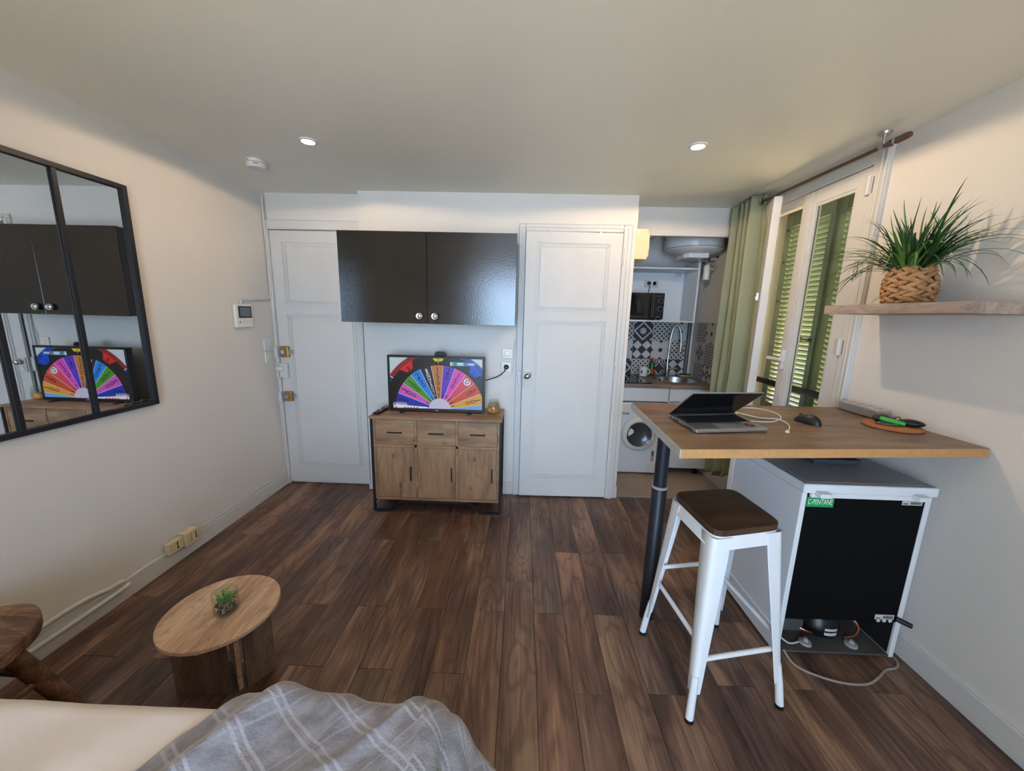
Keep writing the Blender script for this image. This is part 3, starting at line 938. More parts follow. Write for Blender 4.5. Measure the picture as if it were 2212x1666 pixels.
# under the worktop
fasc = part('worktop_fascia', MB().box(0.84, 1.394, 3.482, 3.50, 0.732, 0.86), M['white_app'], bevel=0.002, label='white panel between the washing machine and the worktop', cat='panel')
bc = thing('sink_cabinet', (1.61, 3.75, 0), 'white base cabinet under the sink beside the washing machine', 'cabinet')
part('cabinet_body', MB().box(1.405, 1.815, 3.503, 4.08, 0.075, 0.093).box(1.405, 1.42, 3.503, 4.08, 0.093, 0.86).box(1.80, 1.815, 3.503, 4.08, 0.093, 0.86), M['white_app'], bc)
part('drawer_front', MB().box(1.406, 1.814, 3.483, 3.502, 0.735, 0.858), M['white_app'], bc, bevel=0.002)
part('door', MB().box(1.420, 1.814, 3.483, 3.502, 0.075, 0.728), M['white_app'], bc, bevel=0.002)
for x, y in ((1.47, 3.56), (1.76, 3.56), (1.47, 4.0), (1.76, 4.0)):
    part('leg', MB().lathe([(0.025, 0), (0.025, 0.01), (0.016, 0.014), (0.016, 0.075)], (x, y, 0), 14), M['blackp'], bc, smooth=True)
wm = thing('washing_machine', (1.13, 3.75, 0), 'white front-loading washing machine under the kitchen worktop', 'washing machine')
part('machine_body', MB().box(0.845, 1.40, 3.462, 4.0, 0.022, 0.722), M['white_app'], wm, bevel=0.008)
for x in (0.9, 1.35):
    for y in (3.52, 3.95):
        part('foot', MB().cyl((x, y, 0), (x, y, 0.023), 0.02, n=12), M['dgrey'], wm)
part('detergent_drawer', MB().box(0.86, 1.035, 3.452, 3.463, 0.60, 0.70), M['white_pl'], wm, bevel=0.006)
part('drawer_grip', MB().obox((0.99, 3.449, 0.618), (0.07, 0.006, 0.012)).cyl((1.02, 3.449, 0.615), (1.02, 3.446, 0.615), 0.010), M['grey_pl'], wm)
mk = MB().tube([(1.068, 3.4612, 0.620), (1.076, 3.4612, 0.636), (1.081, 3.4612, 0.639), (1.085, 3.4612, 0.629), (1.091, 3.4612, 0.632), (1.097, 3.4612, 0.627), (1.103, 3.4612, 0.631)], 0.0016, 6)
part('emblem', mk, M['ink'], wm)
RX = Matrix.Rotation(math.pi / 2, 3, 'X')
wd = part('porthole_door', MB().lathe([(0.166, 0), (0.166, 0.012), (0.158, 0.026), (0.14, 0.034), (0.128, 0.036), (0.122, 0.028), (0.122, 0.0)], (1.137, 3.463, 0.418), 48, rot=RX, cap=False), M['white_pl'], wm, smooth=True)
part('porthole_glass', MB().lathe([(0, 0.0), (0.05, 0.003), (0.085, 0.012), (0.105, 0.026), (0.114, 0.030), (0.122, 0.012), (0.122, -0.006)][::-1], (1.137, 3.455, 0.418), 40, rot=RX), mat('dark_porthole_glass', S(92, 96, 104), 0.22, 0.6, 0.9, bump=0.5, bscale=18), wd, smooth=True)
part('door_seal', MB().lathe([(0.124, 0.03), (0.118, 0.034), (0.112, 0.03)], (1.137, 3.463, 0.418), 40, rot=RX, cap=False), M['grey_pl'], wd, smooth=True)
part('door_grip', MB().grid(lambda u, v: (1.137 - 0.124 + 0.07 * math.sin(u * math.pi) * v, 3.431 - 0.003 * math.sin(u * math.pi), 0.418 - 0.03 + 0.115 * u), 10, 5), M['white_pl'], wd, smooth=True)
part('energy_sticker', MB().box(1.277, 1.305, 3.4608, 3.4622, 0.141, 0.253), mat('sticker_paper', S(196, 160, 130), 0.6), wm)
part('sticker_print', MB().box(1.279, 1.303, 3.4604, 3.4608, 0.20, 0.245), M['teal'], wm)
part('filter_flap', MB().box(1.245, 1.385, 3.458, 3.463, 0.03, 0.115), M['white_pl'], wm, bevel=0.01)

# open wall cabinet and what stands in it
oc = thing('open_wall_cabinet', (1.34, 3.91, 1.472), 'white doorless wall cabinet above the sink holding the microwave', 'cabinet')
part('side_panel', MB().box(1.662, 1.68, 3.75, 4.07, 1.472, 2.045), M['white_app'], oc, bevel=0.001)
part('side_panel', MB().box(0.985, 1.003, 3.75, 4.07, 1.472, 1.988), M['white_app'], oc, bevel=0.001)
part('bottom_board', MB().box(1.003, 1.662, 3.75, 4.07, 1.473, 1.489), M['white_app'], oc, bevel=0.001)
part('top_board', MB().box(1.003, 1.662, 3.75, 4.07, 1.972, 1.988), M['white_app'], oc, bevel=0.001)
part('back_panel', MB().box(1.003, 1.662, 4.068, 4.074, 1.489, 1.972), M['white_app'], oc)
part('hanging_bracket', MB().box(1.565, 1.63, 4.05, 4.067, 1.935, 1.972), M['steel'], oc, bevel=0.002)
mw = thing('microwave', (1.2, 3.9, 1.489), 'black microwave oven with two round dials in the wall cabinet', 'microwave')
part('microwave_body', MB().box(1.03, 1.388, 3.815, 4.04, 1.499, 1.752), M['blackp'], mw, bevel=0.004)
part('microwave_door', MB().box(1.03, 1.255, 3.80, 3.815, 1.503, 1.75), mat('mirror_black_glass', S(70, 70, 74), 0.04, 0.85), mw, bevel=0.003)
part('door_handle', MB().box(1.257, 1.278, 3.788, 3.815, 1.512, 1.745), M['blackp'], mw, bevel=0.006)
cpn = part('control_panel', MB().box(1.28, 1.388, 3.80, 3.815, 1.503, 1.75), M['blackp'], mw, bevel=0.008)
for z in (1.675, 1.597):
    dl = part('dial', MB().lathe([(0.022, 0), (0.022, 0.012), (0.0, 0.014)], (1.350, 3.80, z), 24, rot=RX), M['blackp'], mw, smooth=True)
    part('dial_ring', MB().lathe([(0.021, 0.0), (0.027, 0.0), (0.027, 0.008), (0.024, 0.011), (0.021, 0.011)], (1.350, 3.80, z), 24, rot=RX, cap=False), M['chrome'], dl, smooth=True)
part('panel_print', MB().box(1.305, 1.375, 3.7994, 3.80, 1.722, 1.7245), M['grey_pl'], mw)
part('brand_print', MB().box(1.315, 1.355, 3.7994, 3.80, 1.517, 1.523), M['grey_pl'], mw)
for x in (1.06, 1.36):
    for y in (3.84, 4.01):
        part('foot', MB().cyl((x, y, 1.4895), (x, y, 1.5), 0.01, n=10), M['blackp'], mw)
so = thing('double_socket', (1.33, 4.06, 1.824), 'grey double wall socket with a black plug above the microwave', 'socket')
part('socket_plate', MB().box(1.257, 1.402, 4.055, 4.067, 1.824, 1.895), mat('pale_grey_plastic', S(190, 196, 198), 0.4), so, bevel=0.004)
for x in (1.30, 1.36):
    part('socket_well', MB().lathe([(0.022, 0), (0.022, 0.003), (0.019, 0.003), (0.018, -0.002), (0, -0.002)], (x, 4.055, 1.865), 20, rot=RX), M['white_pl'], so, smooth=True)
part('power_plug', MB().lathe([(0.018, 0), (0.019, 0.015), (0.012, 0.03), (0, 0.032)], (1.30, 4.052, 1.865), 18, rot=RX).tube([(1.30, 4.03, 1.86), (1.303, 4.022, 1.83), (1.298, 4.02, 1.79), (1.29, 4.03, 1.745), (1.28, 4.045, 1.70)], 0.004), M['blackp'], label='black power plug with its cord in the kitchen socket', cat='plug', smooth=True)

# boiler
bo = thing('water_heater', (1.567, 3.7, 2.05), 'white round water heater hanging behind the kitchen soffit', 'water heater')
part('heater_tank', MB().lathe([(0.0, 2.083), (0.10, 2.087), (0.18, 2.10), (0.235, 2.122), (0.252, 2.134), (0.255, 2.142), (0.255, 2.34), (0.24, 2.36), (0, 2.37)], (1.567, 3.7, 0), 56), M['white_app'], bo, smooth=True)
part('tank_seam', MB().lathe([(0.2555, 2.136), (0.2565, 2.139), (0.2555, 2.142)], (1.567, 3.7, 0), 56, cap=False), M['grey_pl'], bo, smooth=True)
part('thermostat_cover', MB().prism([(1.455, 3.62, 2.052), (1.48, 3.56, 2.052), (1.66, 3.56, 2.052), (1.66, 3.80, 2.052), (1.455, 3.80, 2.052)], (0, 0, 0.045)), M['white_app'], bo, bevel=0.008)
vg = thing('safety_valve', (1.70, 3.72, 1.97), 'tarnished brass safety valve and hose under the water heater', 'valve')
loop = [(1.655 + 0.055 * math.cos(a * math.pi / 8), 3.70 + 0.03 * math.sin(a * math.pi / 8), 2.055 + 0.012 * math.sin(a * math.pi / 8) + 0.002 * math.sin(a * 1.3)) for a in range(32)]
part('hose_loop', MB().tube(loop, 0.008, 8), M['steel'], vg, smooth=True)
part('valve_body', MB().cyl((1.70, 3.70, 2.085), (1.70, 3.70, 2.02), 0.016).cyl((1.68, 3.70, 2.06), (1.735, 3.70, 2.06), 0.013).cyl((1.685, 3.72, 2.035), (1.72, 3.72, 2.03), 0.014), mat('tarnished_brass', S(112, 92, 78), 0.35, 0.8), vg, smooth=True)
part('pipe_end', MB().tube([(1.72, 3.72, 2.065), (1.79, 3.74, 2.07), (1.825, 3.75, 2.08)], 0.011), M['white_pl'], vg, smooth=True)
part('copper_end', MB().cyl((1.81, 3.74, 2.085), (1.828, 3.74, 2.092), 0.012), M['copper'], vg, smooth=True)
part('siphon', MB().lathe([(0.0, 0), (0.026, 0.002), (0.028, 0.01), (0.029, 0.125), (0.022, 0.135), (0.012, 0.14), (0.012, 0.155), (0, 0.155)], (1.725, 3.72, 1.875), 20), M['white_pl'], vg, smooth=True)
part('overflow_loop', MB().tube([(1.73, 3.72, 2.025), (1.79, 3.73, 2.03), (1.815, 3.74, 2.0), (1.80, 3.74, 1.975), (1.75, 3.73, 1.985)], 0.011), mat('translucent_hose', S(200, 206, 206), 0.3, trans=0.4), vg, smooth=True)
eb = thing('fuse_box', (0.885, 3.09, 1.94), 'cream electrical meter box on the closet corner', 'fuse box')
part('box_body', MB().box(0.832, 0.926, 2.992, 3.20, 1.945, 2.163), M['cream'], eb, bevel=0.003)
part('box_cover', MB().box(0.927, 0.94, 3.0, 3.19, 1.965, 2.14), M['cream'], eb, bevel=0.003)
part('breaker_lever', MB().box(0.9405, 0.956, 3.04, 3.09, 2.03, 2.07), M['white_pl'], eb, bevel=0.003)
part('wall_cable', MB().tube([(0.836, 2.99, 2.30), (0.837, 2.995, 2.2), (0.84, 3.0, 2.17)], 0.004), M['white_pl'], label='short white cable running up the closet corner', cat='cable', smooth=True)


# ------------------------------------------------------------------ left wall
mr = thing('window_mirror', (XL, 1.40, 0.975), 'large black-framed mirror divided by upright bars on the left wall', 'mirror')
MY0, MY1, MZ0, MZ1 = 0.845, 1.965, 0.972, 2.092
X0, X1 = XL + 0.001, XL + 0.028
part('mirror_frame', MB().box(X0, X1, MY0, MY0 + 0.022, MZ0, MZ1).box(X0, X1, MY1 - 0.022, MY1, MZ0, MZ1)
     .box(X0, X1, MY0 + 0.022, MY1 - 0.022, MZ0, MZ0 + 0.022).box(X0, X1, MY0 + 0.022, MY1 - 0.022, MZ1 - 0.022, MZ1), M['black'], mr, bevel=0.0015)
bars = [1.127, 1.397, 1.667]
edges = [MY0 + 0.022] + bars + [MY1 - 0.022]
for b in bars:
    part('mirror_bar', MB().box(X0 + 0.013, X1 - 0.004, b - 0.009, b + 0.009, MZ0 + 0.022, MZ1 - 0.022), M['black'], mr, bevel=0.001)
for a, b in zip(edges, edges[1:]):
    part('mirror_pane', MB().box(X0 + 0.006, X0 + 0.012, a, b, MZ0 + 0.022, MZ1 - 0.022), M['mirror'], mr)

ic = thing('video_intercom', (XL, 2.69, 1.368), 'white video intercom with a grey screen on the left wall', 'intercom')
part('intercom_body', MB().box(XL + 0.001, XL + 0.024, 2.60, 2.768, 1.368, 1.532), M['white_pl'], ic, bevel=0.008, seg=3)
scn = part('intercom_bezel', MB().box(XL + 0.0235, XL + 0.0255, 2.628, 2.755, 1.437, 1.520), M['blackg'], ic)
part('intercom_screen', MB().box(XL + 0.0255, XL + 0.026, 2.642, 2.744, 1.448, 1.512), M['lcd'], scn)
part('seam', MB().box(XL + 0.0235, XL + 0.0243, 2.61, 2.765, 1.401, 1.4022), M['grey_pl'], ic)
for y in (2.67, 2.70, 2.73):
    part('touch_button', MB().cyl((XL + 0.0235, y, 1.414), (XL + 0.0248, y, 1.414), 0.0035, n=10), M['grey_pl'], ic)
part('side_button', MB().box(XL + 0.0235, XL + 0.025, 2.632, 2.638, 1.402, 1.415), M['dgrey'], ic)
part('intercom_cable', MB().tube([(XL + 0.012, 2.678, 1.532), (XL + 0.01, 2.680, 1.56), (XL + 0.01, 2.69, 1.566), (XL + 0.01, 2.87, 1.572), (XL + 0.01, 2.97, 1.578), (XL + 0.012, 3.005, 1.60), (XL + 0.013, 3.008, 1.65), (XL + 0.012, 3.005, 2.36)], 0.007, 8), M['trim'], smooth=True,
     label='white painted cable from the intercom up the entrance corner', cat='cable')
for z, lab in ((1.223, 'upper of the two white light switches beside the entrance door'), (1.129, 'lower of the two white light switches beside the entrance door')):
    t = thing('light_switch', (XL, 2.925, z - 0.042), lab, 'switch', 'light switches by the entrance')
    part('switch_plate', MB().box(XL + 0.0005, XL + 0.010, 2.884, 2.966, z - 0.042, z + 0.043), M['white_pl'], t, bevel=0.004)
    part('rocker', MB().box(XL + 0.010, XL + 0.0145, 2.905, 2.945, z - 0.023, z + 0.023), M['white_pl'], t, bevel=0.003)

for y0, y1, z0, z1, xs, txt, lab in ((1.872, 1.962, 0.094, 0.166, 0.048, (('I', 1.922, 0.134, 0.05),), 'nearer of two old ivory telephone sockets above the left baseboard'),
                                     (1.964, 2.052, 0.088, 0.176, 0.06, (('I', 2.033, 0.136, 0.05), ('E d x', 1.999, 0.132, 0.022)), 'farther, larger old ivory telephone socket above the left baseboard')):
    t = thing('telephone_socket', (XL, (y0 + y1) / 2, z0), lab, 'socket', 'old ivory telephone sockets')
    part('socket_body', MB().box(XL + 0.0142, XL + xs, y0, y1, z0, z1), M['ivory'], t, bevel=0.005)
    for tx, ty_, tz, sz in txt:
        mk = MB()
        if tx == 'I':
            mk.box(XL + xs, XL + xs + 0.0006, ty_ - 0.003, ty_ + 0.003, tz - 0.024, tz + 0.02).box(XL + xs, XL + xs + 0.0006, ty_ + 0.003, ty_ + 0.010, tz - 0.024, tz - 0.018)
            part('slot_mark', mk, M['ink'], t)
        else:
            put_text(mk, tx, sz, (XL + xs + 0.0006, ty_, tz), (0, 0, 1), (0, -1, 0))
            mk.f = [f[::-1] for f in mk.f]
            part('lettering', mk, M['ink'], t)
    part('screw', MB().cyl((XL + xs - 0.001, y0 + 0.018, z0 + 0.028), (XL + xs + 0.001, y0 + 0.018, z0 + 0.028), 0.0035, n=8), M['steel'], t)
p1 = [(XL + 0.022, 0.2, 0.155), (XL + 0.022, 1.40, 0.15), (XL + 0.022, 1.48, 0.145), (XL + 0.022, 1.57, 0.122), (XL + 0.02, 1.64, 0.115)]
part('heating_pipe', MB().tube(p1, 0.011, 10), M['trim'], smooth=True, label='upper white pipe running along the left baseboard', cat='pipe')
p2 = [(XL + 0.030, 0.2, 0.094), (XL + 0.030, 1.55, 0.080), (XL + 0.030, 1.63, 0.080), (XL + 0.029, 1.655, 0.084), (XL + 0.026, 1.66, 0.088)]
part('heating_pipe', MB().tube(p2, 0.011, 10), M['trim'], smooth=True, label='lower white pipe running along the left baseboard', cat='pipe')
part('telephone_cable', MB().tube([(XL + 0.008, 2.053, 0.118), (XL + 0.008, 2.5, 0.116), (XL + 0.008, 2.98, 0.113), (XL + 0.008, 3.0, 0.125), (XL + 0.008, 3.005, 0.5), (XL + 0.008, 3.005, 1.0)], 0.004, 6), M['trim'], smooth=True,
     label='thin white cable along the left baseboard to the entrance door', cat='cable')

# ------------------------------------------------------------------ ceiling
sm = thing('smoke_detector', (-1.652, 2.44, CZ - 0.045), 'white round smoke detector on the ceiling near the entrance', 'smoke detector')
part('detector_base', MB().lathe([(0.050, CZ), (0.052, CZ - 0.012), (0.050, CZ - 0.016), (0, CZ - 0.016)], (-1.652, 2.44, 0), 32), M['white_pl'], sm, smooth=True)
part('detector_cap', MB().lathe([(0.048, CZ - 0.0165), (0.053, CZ - 0.02), (0.053, CZ - 0.036), (0.045, CZ - 0.045), (0, CZ - 0.046)], (-1.652, 2.44, 0), 32), M['white_pl'], sm, smooth=True)
part('detector_grille', MB().grid(lambda u, v: (-1.652 + 0.0534 * math.cos(-1.3 + u * 0.5), 2.44 + 0.0534 * math.sin(-1.3 + u * 0.5), CZ - 0.033 + 0.008 * v), 5, 2), M['grey_pl'], sm)
part('detector_led', MB().cyl((-1.665, 2.389, CZ - 0.012), (-1.665, 2.386, CZ - 0.012), 0.003, n=8), M['dgrey'], sm)
LAMP = mat('lamp_disc', S(255, 244, 224), 0.4, emit=30.0)
for x, y, pw_, lab in ((-1.172, 2.165, 20.0, 'lit recessed ceiling spotlight on the left, near the smoke detector'), (0.884, 2.161, 37.0, 'lit recessed ceiling spotlight on the right, near the kitchen')):
    t = thing('ceiling_spotlight', (x, y, CZ - 0.008), lab, 'ceiling light', 'recessed ceiling spotlights')
    part('spot_ring', MB().lathe([(0.032, CZ - 0.001), (0.034, CZ - 0.007), (0.045, CZ - 0.004), (0.046, CZ)], (x, y, 0), 32, cap=False), M['white_pl'], t, smooth=True)
    part('spot_lens', MB().lathe([(0.0, CZ - 0.0065), (0.031, CZ - 0.006), (0.033, CZ - 0.001)], (x, y, 0), 28), LAMP, t, smooth=True)
    light('spot_lamp', 'SPOT', (x, y, CZ - 0.012), (0, 0.0, -1), pw_, S(255, 222, 180), spot_size=math.radians(174), spot_blend=0.10, shadow_soft_size=0.03)

# ------------------------------------------------------------------ far wall
wc = thing('wall_cabinet', (-0.655, 2.79, 1.43), 'black two-door wall cabinet above the television', 'cabinet')
part('cabinet_body', MB().box(-1.256, -0.056, 2.622, YW - 0.001, 1.432, 2.032), M['cab'], wc, bevel=0.001)
for x0, x1, kx in ((-1.260, -0.6575, -0.709), (-0.6545, -0.052, -0.603)):
    d = part('door', MB().box(x0, x1, 2.602, 2.62, 1.430, 2.033), M['cab'], wc, bevel=0.0015)
    part('knob', MB().lathe([(0.010, 0), (0.010, 0.010), (0.0225, 0.014), (0.024, 0.018), (0.022, 0.022), (0.014, 0.020), (0.010, 0.023), (0, 0.0235)], (kx, 2.602, 1.482), 28, rot=RX), M['steel'], d, smooth=True)

# sideboard
sb = thing('sideboard', (-0.617, 2.78, 0), 'oak-look sideboard with three drawers over three doors in a black metal frame', 'sideboard')
part('top_board', MB().box(-1.108, -0.128, 2.605, 2.955, 0.735, 0.752), M['oakh'], sb, bevel=0.0015)
FY = 2.622
part('carcass', MB().box(-1.083, -0.146, FY, 2.945, 0.095, 0.113).box(-1.083, -1.068, FY, 2.945, 0.113, 0.735).box(-0.161, -0.146, FY, 2.945, 0.113, 0.735)
     .box(-0.775, -0.758, FY, 2.93, 0.113, 0.735).box(-0.468, -0.451, FY, 2.93, 0.113, 0.735).box(-1.068, -0.161, 2.93, 2.945, 0.113, 0.735)
     .box(-1.068, -0.161, FY, 2.93, 0.518, 0.537).box(-1.068, -0.161, FY, 2.93, 0.7285, 0.735), M['oakedge'], sb)
cols = ((-1.066, -0.777), (-0.756, -0.470), (-0.449, -0.163))
for i, (x0, x1) in enumerate(cols):
    d = part('drawer', MB().box(x0, x1, FY + 0.002, FY + 0.018, 0.539, 0.7265), M['oakh'], sb, bevel=0.001)
    xm = (x0 + x1) / 2
    part('handle', MB().box(xm - 0.055, xm + 0.055, FY - 0.014, FY - 0.006, 0.626, 0.635).box(xm - 0.048, xm - 0.042, FY - 0.006, FY + 0.002, 0.627, 0.634).box(xm + 0.042, xm + 0.048, FY - 0.006, FY + 0.002, 0.627, 0.634), M['black'], d)
    d = part('door', MB().box(x0, x1, FY + 0.002, FY + 0.018, 0.116, 0.516), M['oak'], sb, bevel=0.001)
    xm = (-0.808, -0.5, -0.198)[i]
    part('handle', MB().box(xm - 0.005, xm + 0.005, FY - 0.014, FY - 0.006, 0.258, 0.368).box(xm - 0.004, xm + 0.004, FY - 0.006, FY + 0.002, 0.265, 0.272).box(xm - 0.004, xm + 0.004, FY - 0.006, FY + 0.002, 0.354, 0.361), M['black'], d)
for x0, x1 in ((-1.100, -1.084), (-0.145, -0.129)):
    part('side_frame', MB().box(x0, x1, 2.612, 2.628, 0, 0.734).box(x0, x1, 2.93, 2.946, 0, 0.734).box(x0, x1, 2.628, 2.93, 0.718, 0.734).box(x0, x1, 2.628, 2.93, 0.08, 0.094), M['black'], sb)
for y in (2.612, 2.93):
    for sx, a, b, c in ((1, -1.084, -0.962, -0.876), (-1, -0.145, -0.276, -0.366)):
        part('foot_frame', MB().prism([(a, y, 0), (b, y, 0), (c, y, 0.078), (c, y, 0.094), (b - 0.006 * sx, y, 0.016), (a, y, 0.016)], (0, 0.016, 0)), M['black'], sb)
    part('lower_rail', MB().box(-0.876, -0.366, y, y + 0.016, 0.078, 0.094), M['black'], sb)

# television with its picture
TY = 2.77
tv = thing('television', (-0.642, 2.80, 0.752), 'flat television on the sideboard showing a colourful prize wheel', 'television')
part('tv_case', MB().box(-1.010, -0.275, TY, TY + 0.045, 0.760, 1.187).box(-0.95, -0.335, TY + 0.045, TY + 0.07, 0.80, 1.05), M['blackp'], tv, bevel=0.003)
part('bezel', MB().box(-1.011, -0.274, TY - 0.004, TY, 0.759, 0.782).box(-1.011, -0.274, TY - 0.004, TY, 1.172, 1.188).box(-1.011, -0.994, TY - 0.004, TY, 0.782, 1.172).box(-0.292, -0.274, TY - 0.004, TY, 0.782, 1.172), M['blackp'], tv, bevel=0.001)
for x in (-0.90, -0.385):
    part('tv_foot', MB().box(x - 0.015, x + 0.015, TY - 0.05, TY + 0.10, 0.7525, 0.760), M['blackp'], tv, bevel=0.002)
bd = MB().prism([(-0.649, TY - 0.004, 0.766), (-0.624, TY - 0.004, 0.766), (-0.624, TY - 0.004, 0.7695), (-0.642, TY - 0.004, 0.770), (-0.643, TY - 0.004, 0.774), (-0.648, TY - 0.004, 0.774)], (0, -0.0004, 0))
part('maker_mark', bd, M['label'], tv)
SX0, SX1, SZ0, SZ1 = -0.9935, -0.2925, 0.7825, 1.1715
EM = 0.62


def emis(name, r, g, b, k=1.0):
    m, nt, bb = nodes(name)
    bb.inputs['Base Color'].default_value = (0, 0, 0, 1)
    bb.inputs['Roughness'].default_value = 0.35
    bb.inputs['Emission Color'].default_value = S(r, g, b)
    bb.inputs['Emission Strength'].default_value = EM * k
    return m


scr = part('screen', MB().box(SX0, SX1, TY - 0.001, TY - 0.0003, SZ0, SZ1), emis('screen_pale', 196, 214, 226), tv)


def flat(name, polys, m, layer):
    mb = MB()
    y = TY - 0.001 - 0.00012 * layer
    for p in polys:
        q = clip(p, SX0, SX1, SZ0, SZ1)
        if len(q) > 2:
            mb.add([(a, y, b) for a, b in q], [tuple(range(len(q)))])
    # face the viewer at -y
    fixed = []
    for f in mb.f:
        a, b, c = (Vector(mb.v[i]) for i in f[:3])
        fixed.append(f if (b - a).cross(c - a).y < 0 else f[::-1])
    mb.f = fixed
    return part(name, mb, m, scr)


CX, CY, R0, R1 = -0.617, 0.779, 0.083, 0.340
blk = emis('screen_black', 18, 14, 14)
wht = emis('screen_white', 236, 236, 244)
disc = [(CX + 0.425 * math.cos(2 * math.pi * k / 72), CY + 0.425 * math.sin(2 * math.pi * k / 72)) for k in range(72)]
flat('studio_ring', [disc], blk, 1)
flat('red_arc', ring_quads(CX, CY, 0.425, 0.458, math.radians(112), math.radians(146), 14), emis('screen_dark_red', 140, 30, 34), 2)
flat('blue_arc', ring_quads(CX, CY, 0.425, 0.458, math.radians(28), math.radians(66), 14), emis('screen_royal', 26, 60, 170), 2)
flat('blue_arc', ring_quads(CX, CY, 0.425, 0.458, math.radians(147), math.radians(170), 10), emis('screen_navy', 30, 50, 140), 2)


def kite(ang, r, wd, hd, lean=0.0):
    u = Vector((math.cos(ang), math.sin(ang))); t = Vector((-u.y, u.x))
    c = Vector((CX, CY)) + u * r
    return [[tuple(c + t * wd + u * hd * 0.55), tuple(c + t * wd * 0.45 - u * hd * 0.45), tuple(c - t * wd * 0.45 - u * hd * 0.45), tuple(c - t * wd + u * hd * 0.55)]]


def pip(ang, r, wd, hd):
    u = Vector((math.cos(ang), math.sin(ang))); t = Vector((-u.y, u.x))
    c = Vector((CX, CY)) + u * r
    return [[tuple(c + t * wd + u * hd * 0.6), tuple(c + t * wd), tuple(c - u * hd), tuple(c - t * wd), tuple(c - t * wd + u * hd * 0.6)]]


for a, cr, cpx in ((127, (214, 34, 34), (120, 20, 20)), (48, (16, 78, 220), (20, 60, 170)), (91, (206, 214, 40), (214, 150, 50))):
    flat('pointer_kite', kite(math.radians(a), 0.395, 0.062, 0.055), emis('screen_kite', *cr), 2)
    flat('pointer_pin', pip(math.radians(a), 0.385, 0.010, 0.034), emis('screen_pin', *cpx), 3)
flat('rim_pins', [dia(CX + 0.362 * math.cos(math.radians(a)), CY + 0.362 * math.sin(math.radians(a)), 0.0022) for a in range(6, 178, 5)], emis('screen_grey', 150, 150, 150), 2)
angs = [-8.0, 7.4, 22.5, 38.4, 53.7, 69.4, 85.1, 100.7, 115.4, 130.3, 144.6, 159.4, 174.4, 190.0]
segs = [((118, 170, 232), '0 00', 0.0), ((220, 164, 62), '100  €', 0), ((204, 84, 52), '50   €', 0), ((216, 74, 100), '0    €', 0), ((216, 78, 196), '150 €', 0), ((98, 58, 204), '25   €', 0),
        ((192, 126, 62), '1500€', 0), ((40, 26, 52), 'BANQUEROUTE', 0), ((34, 140, 240), '250  €', 0), ((74, 152, 40), '100  €', 0), ((206, 92, 196), '300  €', 0), ((36, 58, 184), '50    €', 0), ((206, 214, 232), '', 0)]
inkm = emis('screen_ink', 40, 18, 46)
for i, (c, word, _) in enumerate(segs):
    a0, a1 = math.radians(angs[i]), math.radians(angs[i + 1])
    flat('wheel_segment', ring_quads(CX, CY, R0, R1, a0, a1, 6), emis('screen_segment', *c), 3)
    if word:
        mb = MB()
        am = (a0 + a1) / 2
        u = Vector((math.cos(am), math.sin(am)))
        t = Vector((u.y, -u.x))
        if word == 'BANQUEROUTE':
            rs = [0.312 - k * 0.0198 for k in range(11)]
            szs = [0.040 - k * 0.0017 for k in range(11)]
        else:
            rs = [0.302 - k * (0.048 if len(word) < 6 else 0.0400) for k in range(len(word))]
            szs = [0.064 - k * 0.0062 for k in range(len(word))]
        for k, ch in enumerate(word):
            if ch == ' ' or (CX + u.x * rs[k]) > SX1 - 0.02 or (CY + u.y * rs[k]) < SZ0 + 0.016:
                continue
            o = Vector((CX, CY)) + u * rs[k]
            put_text(mb, ch, szs[k], (o.x, TY - 0.001 - 0.00012 * 5, o.y), (t.x, 0, t.y), (u.x, 0, u.y), sx=0.95)
        if mb.v:
            part('lettering', mb, wht if word == 'BANQUEROUTE' else inkm, scr, kind='stuff')
u = Vector((math.cos(math.radians(46)), math.sin(math.radians(46))))
flat('white_disc', [[(CX + u.x * 0.302 + 0.027 * math.cos(k * math.pi / 9), CY + u.y * 0.302 + 0.027 * math.sin(k * math.pi / 9)) for k in range(18)]], wht, 4)
flat('wheel_spokes', [q for a in angs[1:-1] for q in [[(CX + r * math.cos(math.radians(a)) + s * 0.0012 * math.sin(math.radians(a)), CY + r * math.sin(math.radians(a)) - s * 0.0012 * math.cos(math.radians(a))) for r, s in ((R0, 1), (R1, 1), (R1, -1), (R0, -1))]]], wht, 4)
flat('wheel_hub', [[(CX + 0.085 * math.cos(k * math.pi / 24), CY + 0.085 * math.sin(k * math.pi / 24)) for k in range(48)]], emis('screen_hub', 206, 202, 232), 5)
flat('score_banner', [[(-0.535, 1.118), (-0.345, 1.118), (-0.345, 1.146), (-0.535, 1.146)]], emis('screen_cyan', 40, 180, 220), 6)
flat('score_banner', [[(-0.43, 1.118), (-0.345, 1.118), (-0.345, 1.146), (-0.43, 1.146)]], emis('screen_azure', 46, 128, 224), 6.5)
flat('score_box', [[(-0.535, 1.118), (-0.520, 1.118), (-0.520, 1.146), (-0.535, 1.146)]], wht, 7)
flat('score_flag', [[(-0.508, 1.122), (-0.49, 1.122), (-0.49, 1.142), (-0.508, 1.142)]], emis('screen_brown', 140, 96, 80), 7)
flat('score_flag', [[(-0.418, 1.122), (-0.403, 1.122), (-0.403, 1.142), (-0.418, 1.142)]], emis('screen_flag', 170, 110, 70), 7)
flat('score_bar', [[(-0.478, 1.133), (-0.435, 1.133), (-0.435, 1.141), (-0.478, 1.141)]], wht, 7)
flat('score_bar', [[(-0.478, 1.122), (-0.435, 1.122), (-0.435, 1.129), (-0.478, 1.129)]], wht, 7)
flat('score_bar', [[(-0.398, 1.127), (-0.354, 1.127), (-0.354, 1.136), (-0.398, 1.136)]], wht, 7)
